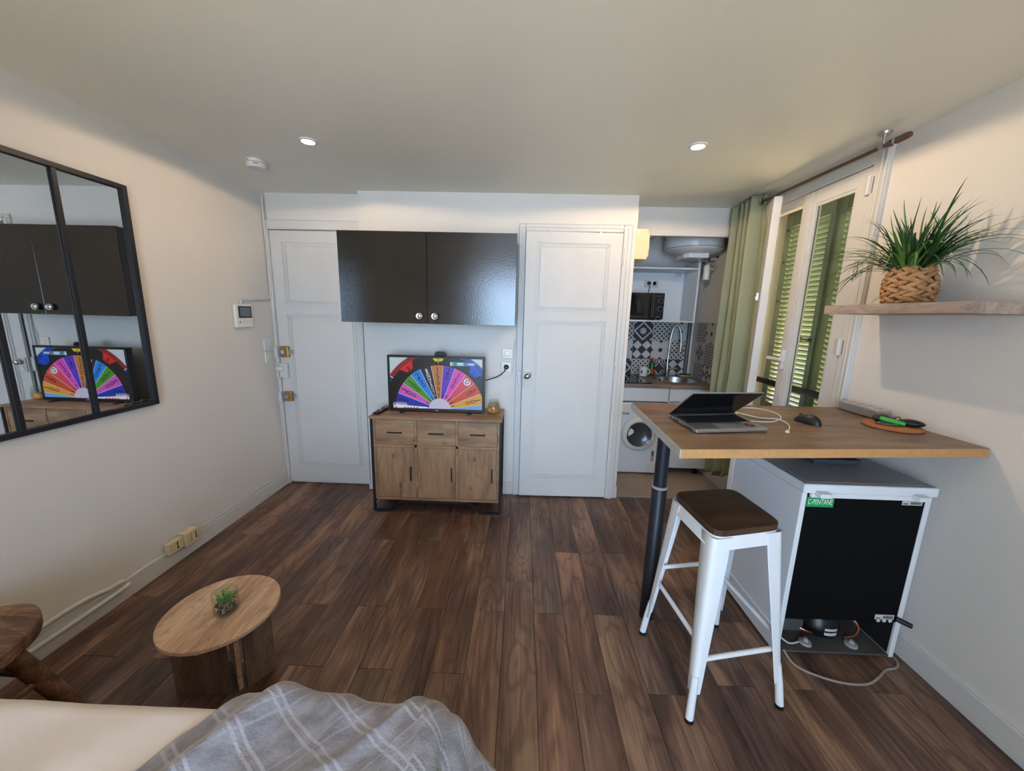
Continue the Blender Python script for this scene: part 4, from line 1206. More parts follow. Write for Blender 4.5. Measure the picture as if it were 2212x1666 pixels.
mb = MB(); put_text(mb, '1', 0.026, (-0.5275, TY - 0.001 - 0.00012 * 8, 1.132), (1, 0, 0), (0, 0, 1))
part('lettering', mb, inkm, scr)
flat('logo_band', [[(SX0 + 0.02, SZ0), (-0.71, SZ0), (-0.71, SZ0 + 0.012), (-0.86, SZ0 + 0.020), (SX0 + 0.02, SZ0 + 0.020)]], wht, 6)
mb = MB()
put_text(mb, 'LA ROUE DE LA', 0.0165, (-0.922, TY - 0.001 - 0.00012 * 8, 0.8215), (1, 0, 0), (0, 0, 1), sx=0.85)
part('lettering', mb, wht, scr, kind='stuff')
mb = MB()
put_text(mb, 'FORTUNE', 0.026, (-0.922, TY - 0.001 - 0.00012 * 8, 0.8075), (1, 0, 0), (0, 0, 1), sx=0.95)
part('lettering', mb, wht, scr, kind='stuff')
flat('red_blobs', [[(x + 0.006 * math.cos(k * math.pi / 6), SZ0 + 0.004 + 0.006 * math.sin(k * math.pi / 6)) for k in range(12)] for x in (-0.955, -0.885, -0.862, -0.84, -0.815, -0.79)], emis('screen_red', 190, 30, 50), 7)

part('set_top_camera', MB().prism([(-0.658, 2.79, 1.1885), (-0.574, 2.79, 1.1885), (-0.577, 2.79, 1.208), (-0.588, 2.79, 1.219), (-0.644, 2.79, 1.219), (-0.655, 2.79, 1.208)], (0, 0.024, 0)), M['blackp'], bevel=0.003,
     label='small black box perched on top of the television', cat='box')
rc = thing('remote_control', (-1.062, 2.74, 0.752), 'black remote control lying left of the television', 'remote')
Rr = rotz(math.radians(-6))
part('remote_body', MB().obox((-1.062, 2.74, 0.762), (0.044, 0.17, 0.018), Rr), M['blackp'], rc, bevel=0.005)
for i in range(7):
    for j in range(3):
        q = Rr @ Vector((-0.012 + j * 0.012, -0.065 + i * 0.02, 0))
        part('button', MB().obox((-1.062 + q.x, 2.74 + q.y, 0.772), (0.007, 0.010, 0.003), Rr), M['dgrey'] if (i + j) % 4 else M['label'], rc)
jr = thing('candle_jar', (-0.205, 2.80, 0.752), 'glass jar candle with amber wax right of the television', 'candle')
part('jar_glass', MB().lathe([(0.0, 0.003), (0.036, 0.0), (0.044, 0.006), (0.046, 0.03), (0.045, 0.066), (0.038, 0.076), (0.037, 0.082), (0.034, 0.082), (0.035, 0.074), (0.041, 0.064), (0.042, 0.03), (0.040, 0.010), (0, 0.008)], (-0.205, 2.80, 0.7525), 28), M['jarglass'], jr, smooth=True)
part('wax', MB().lathe([(0, 0.0085), (0.038, 0.0105), (0.040, 0.03), (0.040, 0.052), (0.0, 0.050)], (-0.205, 2.80, 0.7525), 28), M['wax'], jr, smooth=True)
part('jar_lid', MB().lathe([(0.040, 0.083), (0.042, 0.088), (0.038, 0.094), (0.036, 0.104), (0.03, 0.110), (0, 0.111)], (-0.205, 2.80, 0.7525), 28), M['jarglass'], jr, smooth=True)
part('jar_label', MB().grid(lambda u, v: (-0.205 + 0.0466 * math.cos(-2.9 + u * 0.9), 2.80 + 0.0466 * math.sin(-2.9 + u * 0.9), 0.772 + 0.03 * v), 6, 2), mat('amber_label', S(214, 150, 70), 0.6), jr)

ls = thing('light_switch', (-0.113, YW, 1.16), 'single white light switch right of the television', 'switch')
part('switch_plate', MB().box(-0.155, -0.074, YW - 0.010, YW - 0.0005, 1.160, 1.238), M['white_pl'], ls, bevel=0.004)
part('rocker', MB().box(-0.134, -0.095, YW - 0.0145, YW - 0.010, 1.180, 1.220), M['white_pl'], ls, bevel=0.003)
ls = thing('wall_socket', (-0.12, YW, 1.05), 'single white wall socket right of the television', 'socket')
part('socket_plate', MB().box(-0.162, -0.080, YW - 0.010, YW - 0.0005, 1.052, 1.134), M['white_pl'], ls, bevel=0.004)
part('socket_well', MB().lathe([(0.024, 0), (0.024, 0.003), (0.021, 0.003), (0.019, -0.002), (0, -0.002)], (-0.121, YW - 0.010, 1.093), 22, rot=RX), M['white_pl'], ls, smooth=True)
part('television_cord', MB().lathe([(0.016, 0), (0.018, 0.012), (0.010, 0.024), (0, 0.025)], (-0.121, YW - 0.012, 1.093), 16, rot=RX).tube([(-0.121, 2.945, 1.088), (-0.135, 2.94, 1.06), (-0.16, 2.935, 1.035), (-0.20, 2.92, 1.015), (-0.26, 2.89, 0.998), (-0.32, 2.85, 0.992)], 0.004), M['blackp'], tv, smooth=True,
     label='black television power cord plugged into the wall')
part('aerial_cable', MB().tube([(-0.06, 2.966, 1.30), (-0.062, 2.966, 1.10), (-0.075, 2.966, 1.03), (-0.10, 2.966, 1.005), (-0.18, 2.96, 1.0), (-0.25, 2.93, 1.005), (-0.31, 2.85, 1.01)], 0.003), M['white_pl'], smooth=True,
     label='thin white cable looping from the closet casing to the television', cat='cable')


# ------------------------------------------------------------------ curtain and rod
RXc = 1.672
rod = thing('curtain_rod', (RXc, 2.5, 2.30), 'bronze curtain rod above the window', 'curtain rod')
part('rod_tube', MB().cyl((RXc + 0.008, 1.93, 2.327), (RXc - 0.014, 3.16, 2.333), 0.0095, n=14), M['brown_metal'], rod, smooth=True)
part('finial', MB().lathe([(0.0095, 0), (0.0155, 0.004), (0.0155, 0.085), (0.012, 0.098), (0, 0.10)], (RXc + 0.009, 1.965, 2.327), 16, rot=Matrix.Rotation(math.pi / 2, 3, 'X')), M['brown_metal'], rod, smooth=True)
part('finial_ring', MB().lathe([(0.0160, 0.03), (0.018, 0.036), (0.016, 0.042)], (RXc + 0.009, 1.965, 2.327), 16, rot=Matrix.Rotation(math.pi / 2, 3, 'X')), M['chrome'], rod, smooth=True)
for y in (1.995, 3.12):
    part('ceiling_bracket', MB().cyl((RXc + 0.008, y, 2.318), (RXc + 0.008, y, CZ - 0.008), 0.0065, n=12).lathe([(0, CZ - 0.012), (0.024, CZ - 0.010), (0.028, CZ - 0.001)], (RXc + 0.008, y, 0), 20).tube([(RXc + 0.008, y - 0.012, 2.327), (RXc + 0.008, y + 0.012, 2.327)], 0.0135, 14), M['steel'], rod, smooth=True)

cu = thing('curtain', (1.66, 3.0, 0.25), 'sage green eyelet curtain gathered at the far end of the window', 'curtain')


def curt(u, v):
    z = 2.375 - v * 2.12
    gather = 1.0 - 0.30 * max(0.0, (v - 0.45) / 0.55) ** 1.3
    ph = u * 2 * math.pi * 4.0
    y = 3.005 + (u - 0.5) * 0.335 * gather
    amp = 0.045 + 0.012 * math.sin(7 * u + 2 * v)
    x = 1.655 + amp * math.sin(ph + 0.5 * math.sin(3 * v)) + 0.012 * math.sin(2.3 * ph + 4 * v) * v
    x += -0.055 * max(0, v - 0.6) * math.sin(3 * u + 1)
    y += 0.012 * math.sin(ph * 0.5 + 5 * v) * v
    if v > 0.93:
        k = (v - 0.93) / 0.07
        z += 0.05 * k * math.sin(5 * u * math.pi) * (0.4 + 0.6 * u)
    return (min(x, 1.745), min(y, 3.20), z)


cc = part('curtain_cloth', MB().grid(curt, 97, 70), M['curtain'], cu, smooth=True)
sol = cc.modifiers.new('thickness', 'SOLIDIFY'); sol.thickness = 0.002
for y, xx, a in ((2.878, RXc - 0.009, 0.75), (2.925, RXc - 0.010, -0.75)):
    part('eyelet', MB().lathe([(0.017, -0.003), (0.026, -0.003), (0.028, 0), (0.026, 0.003), (0.017, 0.003), (0.015, 0), (0.017, -0.003)], (xx - 0.012, y - 0.014, 2.331), 24, rot=Matrix.Rotation(a, 3, 'Z') @ Matrix.Rotation(math.pi / 2, 3, 'X'), cap=False), M['steel'], cu, smooth=True)

# ------------------------------------------------------------------ shelf and plant
part('floating_shelf', MB().box(1.512, XR - 0.001, 1.353, 1.957, 1.546, 1.586), M['shelf'], bevel=0.001, label='grey oak floating shelf on the right wall', cat='shelf')
PX, PY, PZ = 1.652, 1.70, 1.586
pl = thing('potted_grass', (PX, PY, PZ), 'long-bladed green grass in a woven basket on the floating shelf', 'plant')
prof = [(0.072, 0.0), (0.081, 0.018), (0.086, 0.037), (0.088, 0.057), (0.087, 0.077), (0.084, 0.097), (0.078, 0.115), (0.070, 0.131), (0.062, 0.145)]
bk = part('basket', MB().lathe([(0, 0.002), (0.06, 0.002)] + [(r - 0.017, z + 0.004) for r, z in prof] + [(0.050, 0.148), (0.050, 0.12), (0, 0.12)], (PX, PY, PZ), 36), M['wicker'], pl, smooth=True)
random.seed(3)
for i, (r, z) in enumerate(prof):
    mb = MB()
    nn = 9
    for k in range(nn):
        a = 2 * math.pi * (k + 0.5 * (i % 2) + random.uniform(-.15, .15)) / nn
        rr_ = (0.035, 0.0105, 0.0108)
        R_ = Matrix.Rotation(a, 3, 'Z') @ Matrix.Rotation(math.pi / 2, 3, 'Z') @ Matrix.Rotation((0.38 if i % 2 else -0.38) + random.uniform(-.12, .12), 3, 'Y')
        b = MB().lathe([(math.sin(math.pi * q / 6), -math.cos(math.pi * q / 6)) for q in range(7)], n=8)
        c = Vector((PX + (r - 0.008 + random.uniform(-.003, .003)) * math.cos(a), PY + (r - 0.006) * math.sin(a), PZ + 0.006 + z))
        mb.add([R_ @ Vector((p[2] * rr_[0], p[0] * rr_[1], p[1] * rr_[2])) + c for p in b.v], b.f)
    o = part('woven_row', mb, M['wicker'], bk, smooth=True, kind='stuff')


def blade(base, d, length, droop, width, phase):
    """curved grass blade starting at base, leaning along d"""
    mb = MB()
    d = Vector(d).normalized()
    side = d.cross(Vector((0, 0, 1)))
    side = side.normalized() if side.length > 1e-4 else Vector((1, 0, 0))
    p = Vector(base)
    vs, n_ = [], 10
    for i in range(n_ + 1):
        t = i / n_
        wd_ = width * (0.55 + 0.45 * math.sin(min(1, t * 2.2) * math.pi / 2)) * (1 - t) ** 0.6 + 0.0004
        nn = side.cross(d).normalized()
        vs += [p - side * wd_, p + nn * wd_ * 0.35, p + side * wd_]
        d = (d + Vector((0, 0, -1)) * droop / n_ * (0.35 + 1.5 * t) + side * 0.05 * math.sin(phase + 4 * t)).normalized()
        p = p + d * length / n_
        if p.x > XR - 0.012:
            p.x = XR - 0.012
        if p.x > 1.50 and 1.34 < p.y < 1.97:
            p.z = max(p.z, 1.597)
    fs = []
    for i in range(n_):
        a = 3 * i
        fs += [(a, a + 1, a + 4, a + 3), (a + 1, a + 2, a + 5, a + 4)]
    return mb.add(vs, fs)


random.seed(11)
for i in range(165):
    a = random.uniform(0, 2 * math.pi)
    r = random.uniform(0, 0.042)
    # the wall holds the blades back, so they spread along it
    ex, ey = math.cos(a) * 0.75, math.sin(a) * 1.25
    lean = random.uniform(0.08, 1.15) ** 1.0
    d = Vector((ex * lean - 0.12 * lean, ey * lean, 1.0))
    ln = random.uniform(0.20, 0.33) * (1.1 if lean > 0.7 else 0.95)
    part('leaf', blade((PX - 0.01 + r * math.cos(a), PY + r * math.sin(a), PZ + 0.125), d, ln, random.uniform(0.6, 2.3) * (0.4 + 0.6 * lean), random.uniform(0.0042, 0.0072), random.uniform(0, 6)), M['leaf'] if i % 4 else M['leafy'], pl, smooth=True)
for d, ln, dr in (((-0.35, -1.55, 1.0), 0.40, 0.55), ((-0.30, -1.7, 0.80), 0.40, 0.50), ((-0.35, -1.5, 0.75), 0.36, 0.35), ((-0.3, -1.5, 1.15), 0.36, 0.45), ((-0.55, -1.3, 0.95), 0.35, 0.35), ((-0.3, 1.6, 0.9), 0.34, 1.3), ((-0.6, 1.5, 0.7), 0.33, 1.2),
                  ((-0.3, 1.4, 1.0), 0.33, 0.9), ((-0.4, -1.15, 1.35), 0.36, 0.3), ((-0.2, -0.9, 1.3), 0.36, 0.1), ((-0.5, 1.3, 1.1), 0.32, 1.0)):
    part('leaf', blade((PX - 0.02, PY + 0.04 * (1 if d[1] > 0 else -1), PZ + 0.13), d, ln * 1.05, dr * 1.5, 0.0066, 1.0), M['leaf'], pl, smooth=True)

# ------------------------------------------------------------------ bar table and what lies on it
TZ = 1.05
bt = thing('bar_table', (1.18, 1.65, 0), 'wood-topped bar table on one black leg against the right wall', 'table')
tq = [(0.572, 1.272), (1.776, 1.392), (1.776, 2.038), (0.607, 1.998)]
top = MB().prism([(x, y, TZ - 0.034) for x, y in tq], (0, 0, 0.034))
part('table_top', top, M['table'], bt, bevel=0.001)
e0, e1 = Vector((0.572, 1.272, 0)), Vector((1.776, 1.392, 0))
fn = Vector((e1.y - e0.y, -(e1.x - e0.x), 0)).normalized() * 0.0015
part('front_edge', MB().prism([(e0.x, e0.y, TZ - 0.034), (e1.x, e1.y, TZ - 0.034), (e1.x, e1.y, TZ - 0.0008), (e0.x, e0.y, TZ - 0.0008)], fn), M['raw'], bt, label='raw chipboard front edge')
part('edge_band', MB().prism([(0.572, 1.270, TZ - 0.034), (0.607, 1.998, TZ - 0.034), (0.607, 1.998, TZ + 0.0002), (0.572, 1.270, TZ + 0.0002)], (-0.003, 0.0002, 0)), M['greyband'], bt, label='grey edge band peeling at the corner')
lg = part('leg', MB().lathe([(0.036, 0.0), (0.0345, 0.01), (0.0345, 0.705), (0.032, 0.708)], (0.679, 1.69, 0), 28), M['black'], bt, smooth=True)
part('leg_tube', MB().cyl((0.679, 1.69, 0.70), (0.679, 1.69, TZ - 0.036), 0.030, n=28).cyl((0.679, 1.69, TZ - 0.042), (0.679, 1.69, TZ - 0.0345), 0.05, n=28), M['black'], lg, smooth=True)
part('leg_collar', MB().lathe([(0.0345, 0.706), (0.036, 0.709), (0.036, 0.715), (0.0305, 0.718)], (0.679, 1.69, 0), 28, cap=False), M['grey_pl'], lg, smooth=True)
part('wall_bracket', MB().prism([(XR - 0.02, 1.40, TZ - 0.036), (XR - 0.02, 1.47, TZ - 0.036), (XR - 0.02, 1.435, TZ - 0.05)], (0.018, 0, 0)), M['alu'], bt)

# laptop, half shut
lp = thing('laptop', (0.86, 1.62, TZ), 'silver laptop standing half closed on the bar table', 'laptop')
q = [Vector((0.692, 1.706, TZ)), Vector((0.709, 1.462, TZ)), Vector((1.030, 1.518, TZ)), Vector((1.032, 1.775, TZ))]
up_ = Vector((0, 0, 1))
part('laptop_base', MB().prism([tuple(p + up_ * 0.002) for p in q], (0, 0, 0.014)), M['alu'], lp, bevel=0.003)


def on_base(u, v, h=0.0163):
    """u across from left to right, v from the hinge to the front"""
    a, b = q[0].lerp(q[3], u), q[1].lerp(q[2], u)
    return a.lerp(b, v) + up_ * h


def patch(name, u0, u1, v0, v1, m, h0=0.0162, h=0.0005, parent=lp):
    return part(name, MB().prism([on_base(u0, v0, h0), on_base(u0, v1, h0), on_base(u1, v1, h0), on_base(u1, v0, h0)], (0, 0, h)), m, parent)


kb = patch('keyboard_well', 0.06, 0.95, 0.16, 0.60, M['blackp'])
for r in range(6):
    nk_ = 14
    for c in range(nk_):
        if r == 5 and 3 < c < 9:
            continue
        patch('key', 0.065 + c * 0.0628, 0.065 + c * 0.0628 + 0.055, 0.17 + r * 0.071, 0.17 + r * 0.071 + 0.060, M['dark'], 0.0167, 0.0012, kb)
patch('key', 0.065 + 4 * 0.0628, 0.065 + 9 * 0.0628 - 0.008, 0.525, 0.585, M['dark'], 0.0167, 0.0012, kb)
patch('speaker_bar', 0.12, 0.86, 0.05, 0.11, M['grey_pl'])
patch('touchpad', 0.36, 0.66, 0.68, 0.95, M['grey_pl'])
mk = MB().prism([on_base(0.84 + 0.055 * math.cos(a * math.pi / 6), 0.80 + 0.10 * math.sin(a * math.pi / 6), 0.0162) for a in range(12)], (0, 0, 0.0004))
part('sticker', mk, M['ink'], lp)
mk = MB().prism([on_base(0.84 + 0.035 * math.cos(a * math.pi / 4), 0.80 + 0.07 * math.sin(a * math.pi / 4), 0.0167) for a in range(8)], (0, 0, 0.0003))
part('sticker_emblem', mk, M['red'], lp)
patch('small_label', 0.80, 0.88, 0.625, 0.665, M['label'])
for v0, v1 in ((0.08, 0.12), (0.20, 0.42), (0.50, 0.54), (0.62, 0.88)):
    a, b = q[0].lerp(q[1], v0), q[0].lerp(q[1], v1)
    n_ = Vector((-(q[0].y - q[1].y), (q[0].x - q[1].x), 0)).normalized() * 0.0009
    part('port', MB().prism([a + up_ * 0.007, b + up_ * 0.007, b + up_ * 0.0115, a + up_ * 0.0115], n_), M['dark'], lp)
h1, h2 = Vector((0.693, 1.712, TZ + 0.014)), Vector((1.031, 1.778, TZ + 0.014))
t1, t2 = Vector((0.7215, 1.545, TZ + 0.149)), Vector((1.051, 1.605, TZ + 0.147))
nrm = (h2 - h1).cross(t1 - h1).normalized()
if nrm.y > 0:
    nrm = -nrm
lid = part('laptop_lid', MB().prism([h1, h2, t2, t1], -nrm * 0.006), M['alu'], lp, bevel=0.002)


def on_lid(u, v, o):
    return h1.lerp(h2, u).lerp(t1.lerp(t2, u), v) + nrm * o


part('screen_bezel', MB().prism([on_lid(0.005, 0.01, 0.0003), on_lid(0.995, 0.01, 0.0003), on_lid(0.995, 0.99, 0.0003), on_lid(0.005, 0.99, 0.0003)], nrm * 0.0008), M['blackp'], lid)
part('laptop_screen', MB().prism([on_lid(0.03, 0.10, 0.0012), on_lid(0.97, 0.10, 0.0012), on_lid(0.97, 0.92, 0.0012), on_lid(0.03, 0.92, 0.0012)], nrm * 0.0003), mat('dark_matte_screen', S(22, 22, 24), 0.18, spec=0.6), lid)
cb = thing('charging_cable', (1.17, 1.75, TZ), 'white charging cable curling beside the laptop', 'cable')
cpts = [(1.06, 1.80, TZ + 0.004), (1.10, 1.90, TZ + 0.004), (1.17, 1.936, TZ + 0.004), (1.235, 1.93, TZ + 0.004), (1.268, 1.88, TZ + 0.004), (1.268, 1.81, TZ + 0.004), (1.235, 1.745, TZ + 0.004), (1.19, 1.70, TZ + 0.004), (1.14, 1.668, TZ + 0.004), (1.07, 1.66, TZ + 0.006), (1.044, 1.655, TZ + 0.009)]


def smooth_path(P, k=6):
    P = [Vector(p) for p in P]
    out = []
    for i in range(len(P) - 1):
        a, b, c, d = P[max(i - 1, 0)], P[i], P[i + 1], P[min(i + 2, len(P) - 1)]
        for j in range(k):
            t = j / k
            out.append(0.5 * ((2 * b) + (c - a) * t + (2 * a - 5 * b + 4 * c - d) * t * t + (3 * b - a - 3 * c + d) * t ** 3))
    return out + [P[-1]]


part('cord', MB().tube(smooth_path(cpts), 0.0022, 7), M['white_pl'], cb, smooth=True)
cpts2 = [(1.07, 1.845, TZ + 0.004), (1.10, 1.78, TZ + 0.004), (1.135, 1.733, TZ + 0.005), (1.19, 1.70, TZ + 0.0095), (1.20, 1.66, TZ + 0.005), (1.175, 1.60, TZ + 0.004), (1.125, 1.535, TZ + 0.004)]
part('cord_end', MB().tube(smooth_path(cpts2), 0.0022, 7), M['white_pl'], cb, smooth=True)
part('connector', MB().obox((1.105, 1.512, TZ + 0.006), (0.014, 0.026, 0.009), rotz(-0.6)), M['white_pl'], cb, bevel=0.003)
part('laptop_connector', MB().obox((1.041, 1.655, TZ + 0.0095), (0.016, 0.010, 0.006), rotz(0.15)), M['white_pl'], cb, bevel=0.002)

mo = thing('computer_mouse', (1.315, 1.68, TZ), 'black computer mouse on the bar table', 'mouse')
Rm = rotz(math.radians(15))


def mouse(u, v):
    a = u * 2 * math.pi
    k = math.sin(v * math.pi / 2)
    r = math.cos(v * math.pi / 2)
    x = 0.031 * math.cos(a) * r * (1 + 0.12 * math.sin(a))
    y = 0.060 * math.sin(a) * r
    z = 0.040 * k * (1 - 0.30 * (y / 0.06)) * (1.0) + 0.001
    p = Rm @ Vector((x, y, z))
    return (1.315 + p.x, 1.685 + p.y, TZ + p.z)


part('mouse_shell', MB().grid(lambda u, v: mouse(u, v ** 1.0 * 0.98), 28, 12, closed_u=True), M['blackp'], mo, smooth=True)
pw = Rm @ Vector((0, 0.035, 0.029))
part('scroll_wheel', MB().cyl((1.315 + pw.x - 0.003, 1.685 + pw.y, TZ + pw.z), (1.315 + pw.x + 0.003, 1.685 + pw.y, TZ + pw.z), 0.008, n=14), M['dgrey'], mo, smooth=True)

ps = thing('power_strip', (1.738, 1.885, TZ), 'grey power strip lying along the wall on the bar table', 'power strip')
part('strip_body', MB().box(1.702, 1.772, 1.772, 2.0, TZ + 0.0005, TZ + 0.046), M['alu'], ps, bevel=0.008, seg=3)
part('strip_face', MB().box(1.709, 1.765, 1.782, 1.992, TZ + 0.046, TZ + 0.0475), mat('pale_plastic', S(206, 202, 192), 0.5), ps)
for i in range(4):
    part('outlet', MB().lathe([(0.020, 0.0), (0.020, 0.001), (0.017, 0.001), (0.016, -0.0005), (0, -0.0005)], (1.737, 1.812 + i * 0.05, TZ + 0.0478), 18), M['grey_pl'], ps, smooth=True)

TX, TYc, TR = 1.664, 1.655, 0.102
part('cork_trivet', MB().lathe([(0, 0.0005), (0.098, 0.0005), (0.102, 0.003), (0.102, 0.009), (0.098, 0.011), (0, 0.011)], (TX, TYc, TZ), 40), M['cork'], smooth=True, label='round cork trivet holding keys on the bar table', cat='trivet')
tz = TZ + 0.0115
ky = thing('key_bunch', (1.64, 1.65, tz), 'bunch of metal keys with a bright green tag on the cork trivet', 'keys')
for i, (x, y, a) in enumerate(((1.610, 1.668, 0.35), (1.616, 1.648, 0.1), (1.622, 1.630, -0.15), (1.606, 1.655, 0.6))):
    kk = part('key', MB().obox((x, y, tz + 0.003 + i * 0.0026), (0.045, 0.007, 0.002), rotz(a)).obox((x + 0.024 * math.cos(a), y + 0.024 * math.sin(a), tz + 0.003 + i * 0.0026), (0.016, 0.018, 0.002), rotz(a)), M['steel'], ky)
part('green_tag', MB().obox((1.658, 1.652, tz + 0.018), (0.03, 0.085, 0.013), rotz(0.75) @ Matrix.Rotation(0.12, 3, 'X')), M['green_fob'], ky, bevel=0.004)
part('key_ring', MB().tube([(1.640 + 0.013 * math.cos(a * math.pi / 8), 1.668 + 0.013 * math.sin(a * math.pi / 8), tz + 0.012) for a in range(16)], 0.0015, 6, closed=True), M['steel'], ky, smooth=True)
part('leather_pouch', MB().ball((1.664, 1.712, tz + 0.0165), (0.048, 0.030, 0.016), rot=rotz(0.5)), mat('dark_leather', S(44, 46, 48), 0.6), smooth=True, label='dark grey key pouch at the back of the cork trivet', cat='pouch')
cf = thing('car_key', (1.715, 1.632, tz), 'black car key fob with a teal mark on the cork trivet', 'car key')
part('fob_body', MB().ball((1.715, 1.628, tz + 0.017), (0.045, 0.030, 0.016), rot=rotz(-0.75)), M['blackp'], cf, smooth=True)
part('fob_mark', MB().obox((1.735, 1.606, tz + 0.0262), (0.018, 0.010, 0.002), rotz(-0.75) @ Matrix.Rotation(0.38, 3, 'Y')), M['teal'], cf)
part('fob_ring', MB().tube([(1.690 + 0.014 * math.cos(a * math.pi / 8), 1.664, tz + 0.020 + 0.014 * math.sin(a * math.pi / 8)) for a in range(16)], 0.002, 6, closed=True), M['blackp'], cf, smooth=True)

# ------------------------------------------------------------------ bar stool
st = thing('bar_stool', (0.842, 1.414, 0), 'white metal bar stool with a dark wooden seat', 'stool')
SZt = 0.755
feet = [Vector((0.618, 1.583, 0)), Vector((0.671, 1.174, 0)), Vector((1.067, 1.247, 0)), Vector((1.013, 1.652, 0))]
sc_ = [Vector((0.682, 1.552, 0)), Vector((0.711, 1.238, 0)), Vector((1.005, 1.312, 0)), Vector((0.978, 1.607, 0))]


def rounded(P, z, r, k=5, grow=0.0):
    c = sum(P, Vector()) / 4
    out = []
    Q = [p + (p - c).normalized() * grow for p in P]
    for i in range(4):
        p, a, b = Q[i], (Q[i - 1] - Q[i]).normalized(), (Q[(i + 1) % 4] - Q[i]).normalized()
        s_, e_ = p + a * r, p + b * r
        for j in range(k + 1):
            t = j / k
            o = s_.lerp(p, t).lerp(p.lerp(e_, t), t)
            out.append((o.x, o.y, z))
    return out


part('seat', MB().prism(rounded(sc_, SZt - 0.026, 0.055), (0, 0, 0.026)), M['seat'], st, bevel=0.005, seg=3)
rim = MB()
a_, b_ = rounded(sc_, SZt - 0.0265, 0.055, grow=-0.004), rounded(sc_, SZt - 0.075, 0.055, grow=0.010)
n_ = len(a_)
a2, b2 = rounded(sc_, SZt - 0.0265, 0.055, grow=-0.008), rounded(sc_, SZt - 0.075, 0.055, grow=0.006)
rim.add(a_ + b_ + a2 + b2, [(i, (i + 1) % n_, n_ + (i + 1) % n_, n_ + i) for i in range(n_)] + [(2 * n_ + (i + 1) % n_, 2 * n_ + i, 3 * n_ + i, 3 * n_ + (i + 1) % n_) for i in range(n_)]
        + [(n_ + i, n_ + (i + 1) % n_, 3 * n_ + (i + 1) % n_, 3 * n_ + i) for i in range(n_)] + [((i + 1) % n_, i, 2 * n_ + i, 2 * n_ + (i + 1) % n_) for i in range(n_)])
part('seat_frame', rim, M['white_metal'], st, smooth=True)
cen = sum(feet, Vector()) / 4
for i in range(4):
    # folded sheet-metal leg: a wide angle at the top that tapers to a tube
    ft, tp_ = feet[i], sc_[i] + (sc_[i] - cen).normalized() * 0.004
    da = (sc_[i - 1] - sc_[i]).normalized()
    db = (sc_[(i + 1) % 4] - sc_[i]).normalized()
    mb = MB()
    rows = []
    for t, wv in ((0.0, 0.075), (0.12, 0.072), (0.35, 0.060), (0.62, 0.046), (0.83, 0.036), (0.86, 0.034)):
        z = (SZt - 0.03) * (1 - t) + 0.012 * t
        c = tp_.lerp(ft, t)
        c = Vector((c.x, c.y, z))
        rr = min(0.5 * wv, 0.026)
        pts = [c + da * wv]
        for j in range(5):
            u_ = j / 4
            s_, e_ = c + da * rr, c + db * rr
            pts.append(s_.lerp(c, u_).lerp(c.lerp(e_, u_), u_))
        pts.append(c + db * wv)
        rows.append(pts)
    k = len(rows[0])
    inn = [[p + (da + db).normalized() * 0.003 for p in r] for r in rows]
    vs = [p for r in rows for p in r] + [p for r in inn for p in r]
    off = len(rows) * k
    fs = []
    for r in range(len(rows) - 1):
        for j in range(k - 1):
            fs.append((r * k + j, r * k + j + 1, (r + 1) * k + j + 1, (r + 1) * k + j))
            fs.append((off + r * k + j + 1, off + r * k + j, off + (r + 1) * k + j, off + (r + 1) * k + j + 1))
        for j in (0, k - 1):
            fs.append((r * k + j, (r + 1) * k + j, off + (r + 1) * k + j, off + r * k + j))
    mb.add(vs, fs)
    c0 = tp_.lerp(ft, 0.76); c0.z = (SZt - 0.03) * 0.24 + 0.012 * 0.76
    ce = Vector((ft.x, ft.y, 0.012))
    inw = (da + db).normalized() * 0.014
    mb.tube([c0 + inw * 1.2, (c0 + inw).lerp(ce + inw * 0.6, 0.5), ce + inw * 0.6], [0.0135, 0.0145, 0.015], 12)
    l_ = part('leg', mb, M['white_metal'], st, smooth=True)
    part('rubber_foot', MB().tube([ce + inw * 0.6 + Vector((0, 0, -0.012)), ce + inw * 0.6 + Vector((0, 0, 0.003))], 0.0165, 14), M['blackp'], l_, smooth=True)
for i, (j, zz) in enumerate(((1, 0.30), (2, 0.24), (3, 0.30), (0, 0.38))):
    def at(k):
        t = 1 - zz / (SZt - 0.03)
        p = sc_[k].lerp(feet[k], t)
        d_ = (sc_[k - 1] - sc_[k]).normalized() + (sc_[(k + 1) % 4] - sc_[k]).normalized()
        p = p + d_.normalized() * 0.024
        return Vector((p.x, p.y, zz))
    part('footrest_bar', MB().cyl(at(i), at(j), 0.0095, n=12), M['white_metal'], st, smooth=True)
part('cross_brace', MB().obox(((sc_[0] + sc_[2]) / 2) + Vector((0, 0, SZt - 0.062)), (0.34, 0.025, 0.004), rotz(math.atan2(sc_[2].y - sc_[0].y, sc_[2].x - sc_[0].x))), M['white_metal'], st)
part('cross_brace', MB().obox(((sc_[1] + sc_[3]) / 2) + Vector((0, 0, SZt - 0.067)), (0.40, 0.025, 0.004), rotz(math.atan2(sc_[3].y - sc_[1].y, sc_[3].x - sc_[1].x))), M['white_metal'], st)

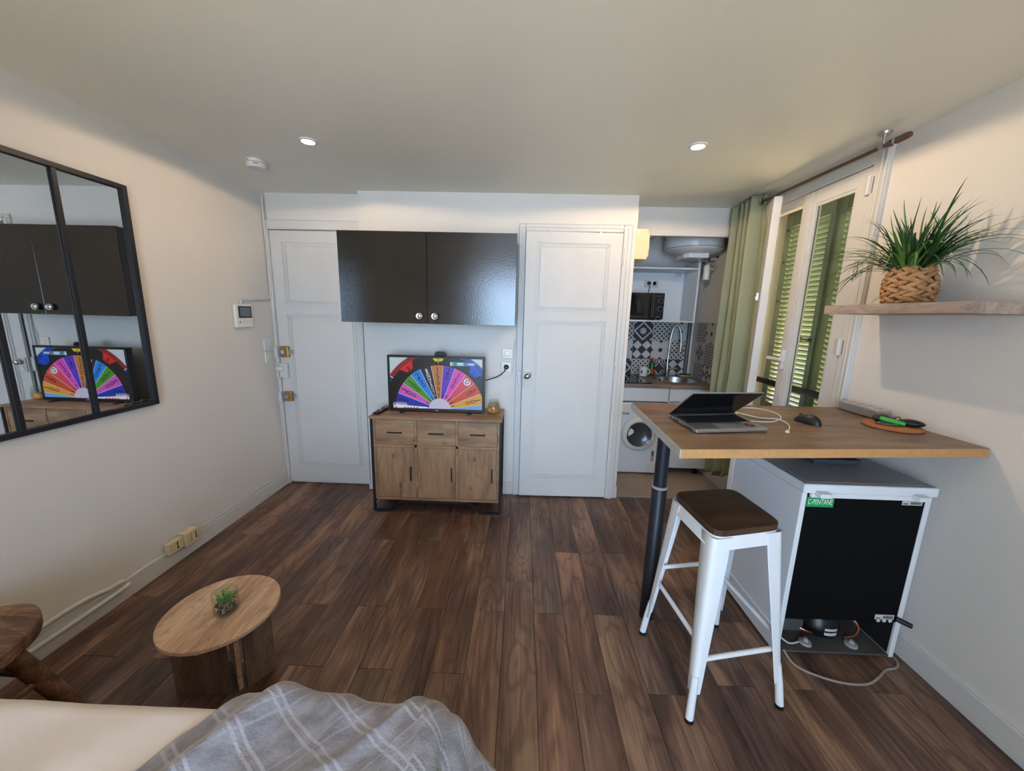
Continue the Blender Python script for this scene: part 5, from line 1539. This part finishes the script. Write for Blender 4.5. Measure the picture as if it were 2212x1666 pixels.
# ------------------------------------------------------------------ fridge turned with its back to the room
FX0, FX1, FY0, FY1 = 1.195, 1.728, 1.492, 1.98
fr = thing('fridge', (1.46, 1.74, 0), 'white under-counter fridge with its black back facing the room', 'fridge')
part('fridge_shell', MB().box(FX0, FX0 + 0.022, FY0, FY1, 0.012, 0.80).box(FX1 - 0.022, FX1, FY0, FY1, 0.012, 0.80).box(FX0 + 0.022, FX1 - 0.022, FY0 + 0.06, FY1, 0.19, 0.80), M['white_app'], fr, bevel=0.003)
part('side_crease', MB().cyl((FX0 - 0.001, FY0 + 0.03, 0.12), (FX0 - 0.001, FY1 - 0.02, 0.12), 0.006, n=8), M['white_app'], fr, smooth=True)
part('fridge_door', MB().box(FX0, FX1, FY1 + 0.006, FY1 + 0.055, 0.05, 0.80), M['white_app'], fr, bevel=0.006)
part('door_seal', MB().box(FX0 + 0.006, FX1 - 0.006, FY1, FY1 + 0.006, 0.06, 0.79), mat('blue_grey_gasket', S(140, 160, 196), 0.6), fr)
tpn = part('fridge_top', MB().box(FX0 - 0.006, FX1 + 0.008, FY0 - 0.012, FY1 + 0.05, 0.802, 0.842), M['white_app'], fr, bevel=0.005)
part('top_panel', MB().box(FX0, FX1 + 0.002, FY0 - 0.006, FY1 + 0.045, 0.8422, 0.8432), M['fridge_top'], tpn)
part('top_groove', MB().box(FX0 + 0.02, FX1 - 0.02, FY0 + 0.012, FY0 + 0.015, 0.8432, 0.8438).box(FX0 + 0.02, FX0 + 0.023, FY0 + 0.015, FY1 + 0.03, 0.8432, 0.8438), M['label'], tpn)
bp = part('back_panel', MB().box(FX0 + 0.022, FX1 - 0.022, FY0 + 0.004, FY0 + 0.06, 0.192, 0.795), mat('black_back_board', S(7, 7, 9), 0.7, spec=0.15), fr)
part('rear_rail', MB().box(FX0 + 0.03, FX1 - 0.025, FY0 - 0.011, FY0 + 0.003, 0.783, 0.803), M['white_app'], fr, bevel=0.002)
for x in (FX0 + 0.065, FX1 - 0.075):
    part('spacer', MB().box(x - 0.024, x + 0.024, FY0 - 0.045, FY0 - 0.0115, 0.795, 0.815), M['white_app'], fr, bevel=0.004)
    part('rail_screw', MB().cyl((x + 0.034, FY0 - 0.011, 0.79), (x + 0.034, FY0 - 0.015, 0.79), 0.006, n=10), M['steel'], fr)
gl = part('gas_label', MB().box(FX0 + 0.026, FX0 + 0.138, FY0 + 0.0028, FY0 + 0.0038, 0.735, 0.779), M['greenlab'], fr, label='green sticker reading C-PENTANE')
mk = MB(); put_text(mk, 'C-PENTANE', 0.034, (FX0 + 0.082, FY0 + 0.0024, 0.757), (1, 0, 0), (0, 0, 1), sx=0.56)
part('lettering', mk, M['whitelab'], gl)
for x0, x1, z0, z1 in ((FX1 - 0.115, FX1 - 0.032, 0.757, 0.777), (FX1 - 0.118, FX1 - 0.035, 0.205, 0.229)):
    lb = part('rating_label', MB().box(x0, x1, FY0 + 0.0028, FY0 + 0.0038, z0, z1), M['label'], fr)
    random.seed(5)
    x = x0 + 0.035
    while x < x1 - 0.006:
        wv = random.choice((0.0008, 0.0014, 0.002))
        part('barcode_bar', MB().box(x, x + wv, FY0 + 0.0022, FY0 + 0.0028, z0 + 0.004, z1 - 0.005), M['ink'], lb)
        x += wv + 0.0016
    part('label_print', MB().box(x0 + 0.004, x0 + 0.024, FY0 + 0.0022, FY0 + 0.0028, z0 + 0.004, z0 + 0.008), M['ink'], lb)
for i in range(3):
    part('round_sticker', MB().cyl((FX1 - 0.10 + i * 0.026, FY0 + 0.0038, 0.199), (FX1 - 0.10 + i * 0.026, FY0 + 0.002, 0.199), 0.0085, n=14), M['label'], fr)
part('cable_clip', MB().cyl((FX1 - 0.03, FY0 - 0.001, 0.215), (FX1 + 0.012, FY0 - 0.03, 0.205), 0.011, n=12), M['blackp'], fr, smooth=True)
# compressor bay
part('bay_lining', MB().box(FX0 + 0.022, FX1 - 0.022, FY0 + 0.30, FY0 + 0.31, 0.03, 0.19).box(FX0 + 0.0225, FX0 + 0.026, FY0 + 0.01, FY0 + 0.30, 0.03, 0.19).box(FX1 - 0.026, FX1 - 0.0225, FY0 + 0.01, FY0 + 0.30, 0.03, 0.19), M['dark'], fr)
part('bay_floor', MB().box(FX0 + 0.022, FX1 - 0.022, FY0 - 0.002, FY0 + 0.30, 0.018, 0.026), M['tray'], fr, bevel=0.003)
cm = part('compressor', MB().lathe([(0, 0.032), (0.07, 0.034), (0.088, 0.05), (0.092, 0.075), (0.095, 0.085), (0.092, 0.095), (0.085, 0.13), (0.06, 0.155), (0, 0.163)], (1.475, FY0 + 0.14, 0), 32), mat('compressor_black', S(20, 20, 22), 0.35), fr, smooth=True)
part('compressor_label', MB().grid(lambda u, v: (1.475 + 0.0935 * math.cos(-1.85 + u * 0.62), FY0 + 0.14 + 0.0935 * math.sin(-1.85 + u * 0.62), 0.066 - 0.0 + 0.036 * v), 7, 2), M['label'], cm)
part('relay_box', MB().box(1.265, 1.355, FY0 + 0.06, FY0 + 0.16, 0.075, 0.135), M['dgrey'], fr, bevel=0.004)
part('copper_tube', MB().tube(smooth_path([(1.335, FY0 + 0.07, 0.09), (1.37, FY0 + 0.05, 0.085), (1.40, FY0 + 0.06, 0.07)]), 0.005, 8), M['copper'], fr, smooth=True)
part('copper_tube', MB().tube(smooth_path([(1.55, FY0 + 0.06, 0.05), (1.60, FY0 + 0.06, 0.065), (1.625, FY0 + 0.08, 0.10), (1.60, FY0 + 0.12, 0.13)]), 0.004, 8), M['copper'], fr, smooth=True)
for x in (1.365, 1.575):
    part('compressor_foot', MB().lathe([(0.026, 0.026), (0.024, 0.036), (0.012, 0.038), (0.008, 0.052), (0, 0.053)], (x, FY0 + 0.045, 0), 16), M['grey_pl'], fr, smooth=True)
part('white_wire', MB().tube(smooth_path([(1.24, FY0 + 0.04, 0.06), (1.28, FY0 + 0.03, 0.035), (1.33, FY0 + 0.04, 0.035)]), 0.004, 7), M['label'], fr, smooth=True)
for x, y in ((FX0 + 0.03, FY0 + 0.04), (FX1 - 0.03, FY0 + 0.04), (FX0 + 0.03, FY1 - 0.04), (FX1 - 0.03, FY1 - 0.04)):
    part('foot', MB().cyl((x, y, 0), (x, y, 0.0185), 0.014, n=12), M['blackp'], fr)
part('fridge_cord', MB().tube(smooth_path([(1.232, FY0 - 0.004, 0.032), (1.25, FY0 - 0.05, 0.006), (1.30, FY0 - 0.095, 0.005), (1.40, FY0 - 0.13, 0.005), (1.50, FY0 - 0.13, 0.005), (1.58, FY0 - 0.095, 0.005), (1.64, FY0 - 0.06, 0.005), (1.70, FY0 - 0.045, 0.005), (1.735, FY0 - 0.01, 0.006), (1.742, FY0 + 0.06, 0.006)]), 0.0048, 8), mat('grey_cord', S(150, 140, 132), 0.6), fr, smooth=True,
     label='grey power cord lying on the floor')
part('plastic_tray', MB().lathe([(0.13, 0), (0.15, 0.006), (0.155, 0.03), (0.151, 0.03), (0.146, 0.008), (0, 0.004)], (1.49, 1.80, 0.844), 4, rot=rotz(math.pi / 4)), M['dgrey'], bevel=0.006, label='grey tray on top of the fridge under the bar table', cat='tray')

# ------------------------------------------------------------------ side table with a small plant
CX_, CY_, CZt = -1.169, 1.270, 0.32
ct = thing('side_table', (CX_, CY_, 0), 'low round oak-look side table by the bed', 'table')
part('table_top', MB().lathe([(0, -0.016), (0.1985, -0.016), (0.2, -0.0145), (0.2, -0.0015), (0.1985, 0), (0, 0)], (CX_, CY_, CZt), 72), M['sonoma'], ct, smooth=True)


def upright(a, b, th, m):
    a, b = Vector((*a, 0.0)), Vector((*b, 0.0))
    n_ = Vector((-(b.y - a.y), b.x - a.x, 0)).normalized() * th
    part('base_panel', MB().prism([a, b, b + n_, a + n_], (0, 0, CZt - 0.0165)), m, ct, bevel=0.0008)


upright((-1.325, 1.188), (-1.118, 1.196), 0.016, M['smoke'])
upright((-1.062, 1.226), (-1.006, 1.316), 0.016, M['smoke'])
upright((-1.0765, 1.222), (-1.235, 1.375), 0.016, M['sonoma'])
part('peg_cap', MB().cyl((-1.225, 1.1915, 0.185), (-1.225, 1.190, 0.185), 0.008, n=14), M['grey_pl'], ct)
GX, GY, GZ = -1.142, 1.262, CZt
gp = thing('glass_planter', (GX, GY, GZ), 'small green plant in pebbles in a glass cup on the round side table', 'plant')
part('glass_cup', MB().lathe([(0, 0.0005), (0.040, 0.0005), (0.043, 0.004), (0.044, 0.088), (0.0425, 0.0895), (0.041, 0.088), (0.040, 0.010), (0.036, 0.006), (0, 0.006)], (GX, GY, GZ), 40), M['jarglass'], gp, smooth=True)
random.seed(21)
cols3 = [mat('pebble_pale', S(190, 168, 150), 0.6), mat('pebble_brown', S(104, 76, 60), 0.6), mat('pebble_dark', S(60, 48, 50), 0.6)]
for i in range(110):
    a, r = random.uniform(0, 2 * math.pi), 0.034 * math.sqrt(random.random())
    if i < 60:
        r = random.uniform(0.028, 0.0345)
    z = 0.010 + random.uniform(0, 0.030)
    b = MB().lathe([(0, -1), (0.8, -0.5), (0.9, 0.3), (0, 1)], n=6)
    R_ = Matrix.Rotation(random.uniform(0, 6), 3, 'Z') @ Matrix.Rotation(random.uniform(0, 3), 3, 'X')
    s3 = (random.uniform(.0035, .0055), random.uniform(.003, .0045), random.uniform(.0025, .004))
    part('pebble', MB().add([R_ @ Vector((p[0] * s3[0], p[1] * s3[1], p[2] * s3[2])) + Vector((GX + r * math.cos(a), GY + r * math.sin(a), GZ + z)) for p in b.v], b.f), cols3[i % 3], gp)
for i in range(9):
    a = i * 2.4
    d = Vector((math.cos(a) * (0.25 + 0.45 * (i % 3) / 2), math.sin(a) * (0.25 + 0.45 * (i % 3) / 2), 1)).normalized()
    p0 = Vector((GX + 0.008 * math.cos(a), GY + 0.008 * math.sin(a), GZ + 0.034))
    ln = random.uniform(0.035, 0.052)
    sp_ = MB().tube([p0, p0 + d * ln], [0.0012, 0.0006], 5)
    for k in range(9):
        c = p0 + d * ln * (k + 1) / 9
        for m_ in range(3):
            b_ = a + k * 1.1 + m_ * 2.1
            o = (d * 0.8 + Vector((math.cos(b_), math.sin(b_), 0.1))).normalized()
            sd = o.orthogonal().normalized() * 0.0022
            sp_.add([c, c + o * 0.006 + sd, c + o * 0.012, c + o * 0.006 - sd], [(0, 1, 2, 3)])
    part('sprig', sp_, M['leaf2'], gp)

# ------------------------------------------------------------------ rustic stool
rs = thing('rustic_stool', (-1.76, 0.97, 0), 'rustic dark wooden stool with a rounded slab seat by the mirror wall', 'stool')
sp2 = [(-1.90, 1.075), (-1.811, 1.105), (-1.74, 1.124), (-1.68, 1.108), (-1.625, 1.068), (-1.585, 1.008), (-1.562, 0.94), (-1.565, 0.88), (-1.60, 0.84), (-1.75, 0.828), (-1.92, 0.84), (-1.98, 0.92), (-1.965, 1.02)]
sm_ = smooth_path([(x, y, 0.392) for x, y in sp2] + [(*sp2[0], 0.392)], 4)[:-1]
sm_ = [p + Vector((0.004 * noise.noise(p * 12), 0.004 * noise.noise(p * 15 + Vector((3, 1, 0))), 0)) for p in sm_]
part('seat', MB().prism(sm_, (0, 0, 0.058)), M['rustic'], rs, bevel=0.012, seg=3, smooth=True)
lg4 = [((-1.652, 0.985, 0.395), (-1.600, 1.105, 0)), ((-1.90, 1.0, 0.395), (-1.955, 1.10, 0)), ((-1.640, 0.90, 0.395), (-1.585, 0.85, 0)), ((-1.90, 0.90, 0.395), (-1.955, 0.85, 0))]
for a, b in lg4:
    a, b = Vector(a), Vector(b)
    part('leg', MB().tube([a, a.lerp(b, 0.3), a.lerp(b, 0.65), b], [0.027, 0.028, 0.026, 0.024], 14), M['rustic'], rs, smooth=True)


def on_leg(i, t):
    return Vector(lg4[i][0]).lerp(Vector(lg4[i][1]), t)


for i, j, t in ((0, 1, 0.36), (0, 2, 0.42), (1, 3, 0.42), (2, 3, 0.36)):
    part('stretcher', MB().tube([on_leg(i, t), on_leg(j, t)], 0.0125, 10), M['rustic'], rs, smooth=True)

# ------------------------------------------------------------------ bed
BX0, BX1, BY0, BY1, BZ = -1.985, -0.19, -1.05, 0.79, 0.50
bed = thing('bed', ((BX0 + BX1) / 2, (BY0 + BY1) / 2, 0), 'bed with a white sheet in front of the camera', 'bed')
part('bed_base', MB().box(BX0 + 0.02, BX1 - 0.03, BY0 + 0.02, BY1 - 0.03, 0.08, 0.26), mat('grey_bed_fabric', S(150, 148, 146), 0.9), bed, bevel=0.01)
for x in (BX0 + 0.12, BX1 - 0.12):
    for y in (BY0 + 0.12, BY1 - 0.12):
        part('bed_foot', MB().cyl((x, y, 0), (x, y, 0.08), 0.025, n=14), M['blackp'], bed)


def mattress(u, v):
    """closed box-like skin with soft corners and stretched-cloth wrinkles on top"""
    x = BX0 + (BX1 - BX0) * u
    y = BY0 + (BY1 - BY0) * v
    e = min(u * (BX1 - BX0), (1 - u) * (BX1 - BX0), v * (BY1 - BY0), (1 - v) * (BY1 - BY0))
    z = BZ - 0.05 * max(0, 1 - e / 0.05) ** 2.2
    k = x * 0.75 - y * 0.45
    z += (0.0045 * max(0, math.sin(k * 29 + 2 * math.sin(3 * x))) ** 3 + 0.010 * noise.noise(Vector((k * 9, (x + y) * 2.0, 0)))) * min(1, e / 0.06)
    return (x, y, z)


ms = MB().grid(mattress, 120, 120)
nu = 120
rim_ = [j for j in range(nu)] + [(j + 1) * nu - 1 for j in range(1, nu)] + [nu * nu - 2 - j for j in range(nu - 1)] + [nu * (nu - 2 - j) for j in range(nu - 2)]
base_n = len(ms.v)
ms.v += [(ms.v[i][0], ms.v[i][1], 0.26) for i in rim_]
for k in range(len(rim_)):
    k2 = (k + 1) % len(rim_)
    ms.f.append((rim_[k], base_n + k, base_n + k2, rim_[k2])); ms.m.append(0)
part('mattress_sheet', ms, M['sheet'], bed, smooth=True)


def plaid():
    m, nt, b = nodes('grey_plaid_fleece')
    N, L = nt.nodes.new, nt.links.new
    b.inputs['Roughness'].default_value = 0.85
    b.inputs['Specular IOR Level'].default_value = 0.15
    b.inputs['Sheen Weight'].default_value = 0.45
    tc = N('ShaderNodeTexCoord')
    mp = N('ShaderNodeMapping'); mp.inputs['Rotation'].default_value = (0, 0, math.radians(64))
    L(tc.outputs['UV'], mp.inputs['Vector'])
    sx = N('ShaderNodeSeparateXYZ'); L(mp.outputs[0], sx.inputs[0])

    def math_(op, a, b_=None):
        n_ = N('ShaderNodeMath'); n_.operation = op
        for k, q_ in enumerate((a, b_)):
            if q_ is None:
                continue
            if isinstance(q_, (int, float)):
                n_.inputs[k].default_value = q_
            else:
                L(q_, n_.inputs[k])
        return n_.outputs[0]

    def lines(src, period, wd):
        f = math_('FRACT', math_('MULTIPLY', src, 1 / period))
        a = math_('LESS_THAN', math_('ABSOLUTE', math_('SUBTRACT', f, 0.40)), wd)
        c = math_('LESS_THAN', math_('ABSOLUTE', math_('SUBTRACT', f, 0.58)), wd)
        return math_('MAXIMUM', a, c)
    l1 = lines(sx.outputs[0], 0.075, 0.035)
    l2 = math_('MULTIPLY', lines(sx.outputs[1], 0.16, 0.02), 0.5)
    l = math_('MAXIMUM', l1, l2)
    n2 = N('ShaderNodeTexNoise'); n2.inputs['Scale'].default_value = 26; n2.inputs['Detail'].default_value = 5
    L(tc.outputs['UV'], n2.inputs['Vector'])
    fac = math_('MULTIPLY', l, math_('MULTIPLY_ADD', n2.outputs['Fac'], 0.9))
    mx = N('ShaderNodeMix'); mx.data_type = 'RGBA'
    L(fac, mx.inputs[0])
    m0 = N('ShaderNodeMix'); m0.data_type = 'RGBA'
    mr = N('ShaderNodeMapRange'); mr.inputs[1].default_value = 0.35; mr.inputs[2].default_value = 0.65
    L(n2.outputs['Fac'], mr.inputs[0]); L(mr.outputs[0], m0.inputs[0])
    m0.inputs[6].default_value = S(112, 110, 116); m0.inputs[7].default_value = S(140, 138, 146)
    L(m0.outputs[2], mx.inputs[6]); mx.inputs[7].default_value = S(156, 155, 165)
    L(mx.outputs[2], b.inputs['Base Color'])
    bp_ = N('ShaderNodeBump'); bp_.inputs['Strength'].default_value = 0.35; bp_.inputs['Distance'].default_value = 0.006
    n3 = N('ShaderNodeTexNoise'); n3.inputs['Scale'].default_value = 160; L(tc.outputs['UV'], n3.inputs['Vector'])
    L(n3.outputs['Fac'], bp_.inputs['Height']); L(bp_.outputs[0], b.inputs['Normal'])
    return m


NB_U, NB_V = 130, 110
S1, T0, T1v = 0.98, -0.16, 1.15   # cloth lengths across and along


def soft(e, r=0.05):
    """position (out, down) after hanging e beyond an edge"""
    if e <= 0:
        return 0.0, 0.0
    if e < r * 1.5708:
        a = e / r
        return r * math.sin(a), r * (1 - math.cos(a))
    return r, r + (e - r * 1.5708)


def blanket(u, v):
    t = T0 + (T1v - T0) * v            # distance from the far bed edge towards the camera
    left = -0.715 - 0.66 * max(0, t) + 0.02 * math.sin(9 * t) - 0.12 * min(0, t)
    s = u * S1 - 0.0
    x = left + s * (1.0 + 0.30 * max(0, t))
    y = BY1 + 0.004 - t
    z = BZ + 0.018
    xe = BX1 - 0.035 + 0.0
    ex = x - xe
    w_ = noise.noise(Vector((x * 5.0, y * 5.0, 1.7)))
    fold = 0.0
    if ex > 0:
        o, d = soft(ex, 0.07)
        fl = 0.48 + 0.30 * math.sin(y * 13 + 1.0) * min(1, ex * 4)
        x = xe + o + max(0, d - 0.04) * (0.35 + fl * 0.75)
        z -= d * 0.95
        y += 0.02 * math.sin(ex * 9 + 3 * y)
    ey = y - (BY1 - 0.03)
    if ey > 0:
        o, d = soft(ey, 0.045)
        y = BY1 - 0.03 + o * 1.25 + 0.008 * math.sin(x * 22)
        z -= d
    # rolled edge and wrinkles
    k = s
    fold += 0.040 * math.exp(-((k - 0.125) / 0.045) ** 2) * (0.75 + 0.4 * math.sin(4 * t + 1))
    fold += 0.010 * math.exp(-((k - 0.30 - 0.10 * math.sin(3 * t)) / 0.03) ** 2)
    fold += 0.013 * math.exp(-((k - 0.46 + 0.5 * t) / 0.022) ** 2)
    fold += 0.014 * w_ + 0.007 * noise.noise(Vector((x * 17, y * 17, 4.0)))
    if k < 0.02:
        fold -= 0.012 * (1 - k / 0.02)
    z += max(fold, -0.010) * (1.0 if ex < 0 else max(0.2, 1 - ex * 5))
    if ex > 0.08:
        x += 0.018 * noise.noise(Vector((y * 14, z * 9, 0))) + 0.010 * math.sin(y * 26)
    return (x, y, max(z, 0.012))


bl = MB().grid(blanket, NB_U, NB_V)
blo = part('blanket', bl, plaid(), None, smooth=True, label='grey plaid fleece blanket thrown over the corner of the bed', cat='blanket')
uvl = blo.data.uv_layers.new(name='UVMap')
for lp_ in blo.data.loops:
    i = lp_.vertex_index
    uvl.data[lp_.index].uv = ((i % NB_U) / (NB_U - 1) * S1, (i // NB_U) / (NB_V - 1) * (T1v - T0))
sol = blo.modifiers.new('thickness', 'SOLIDIFY'); sol.thickness = 0.006; sol.offset = 1.0
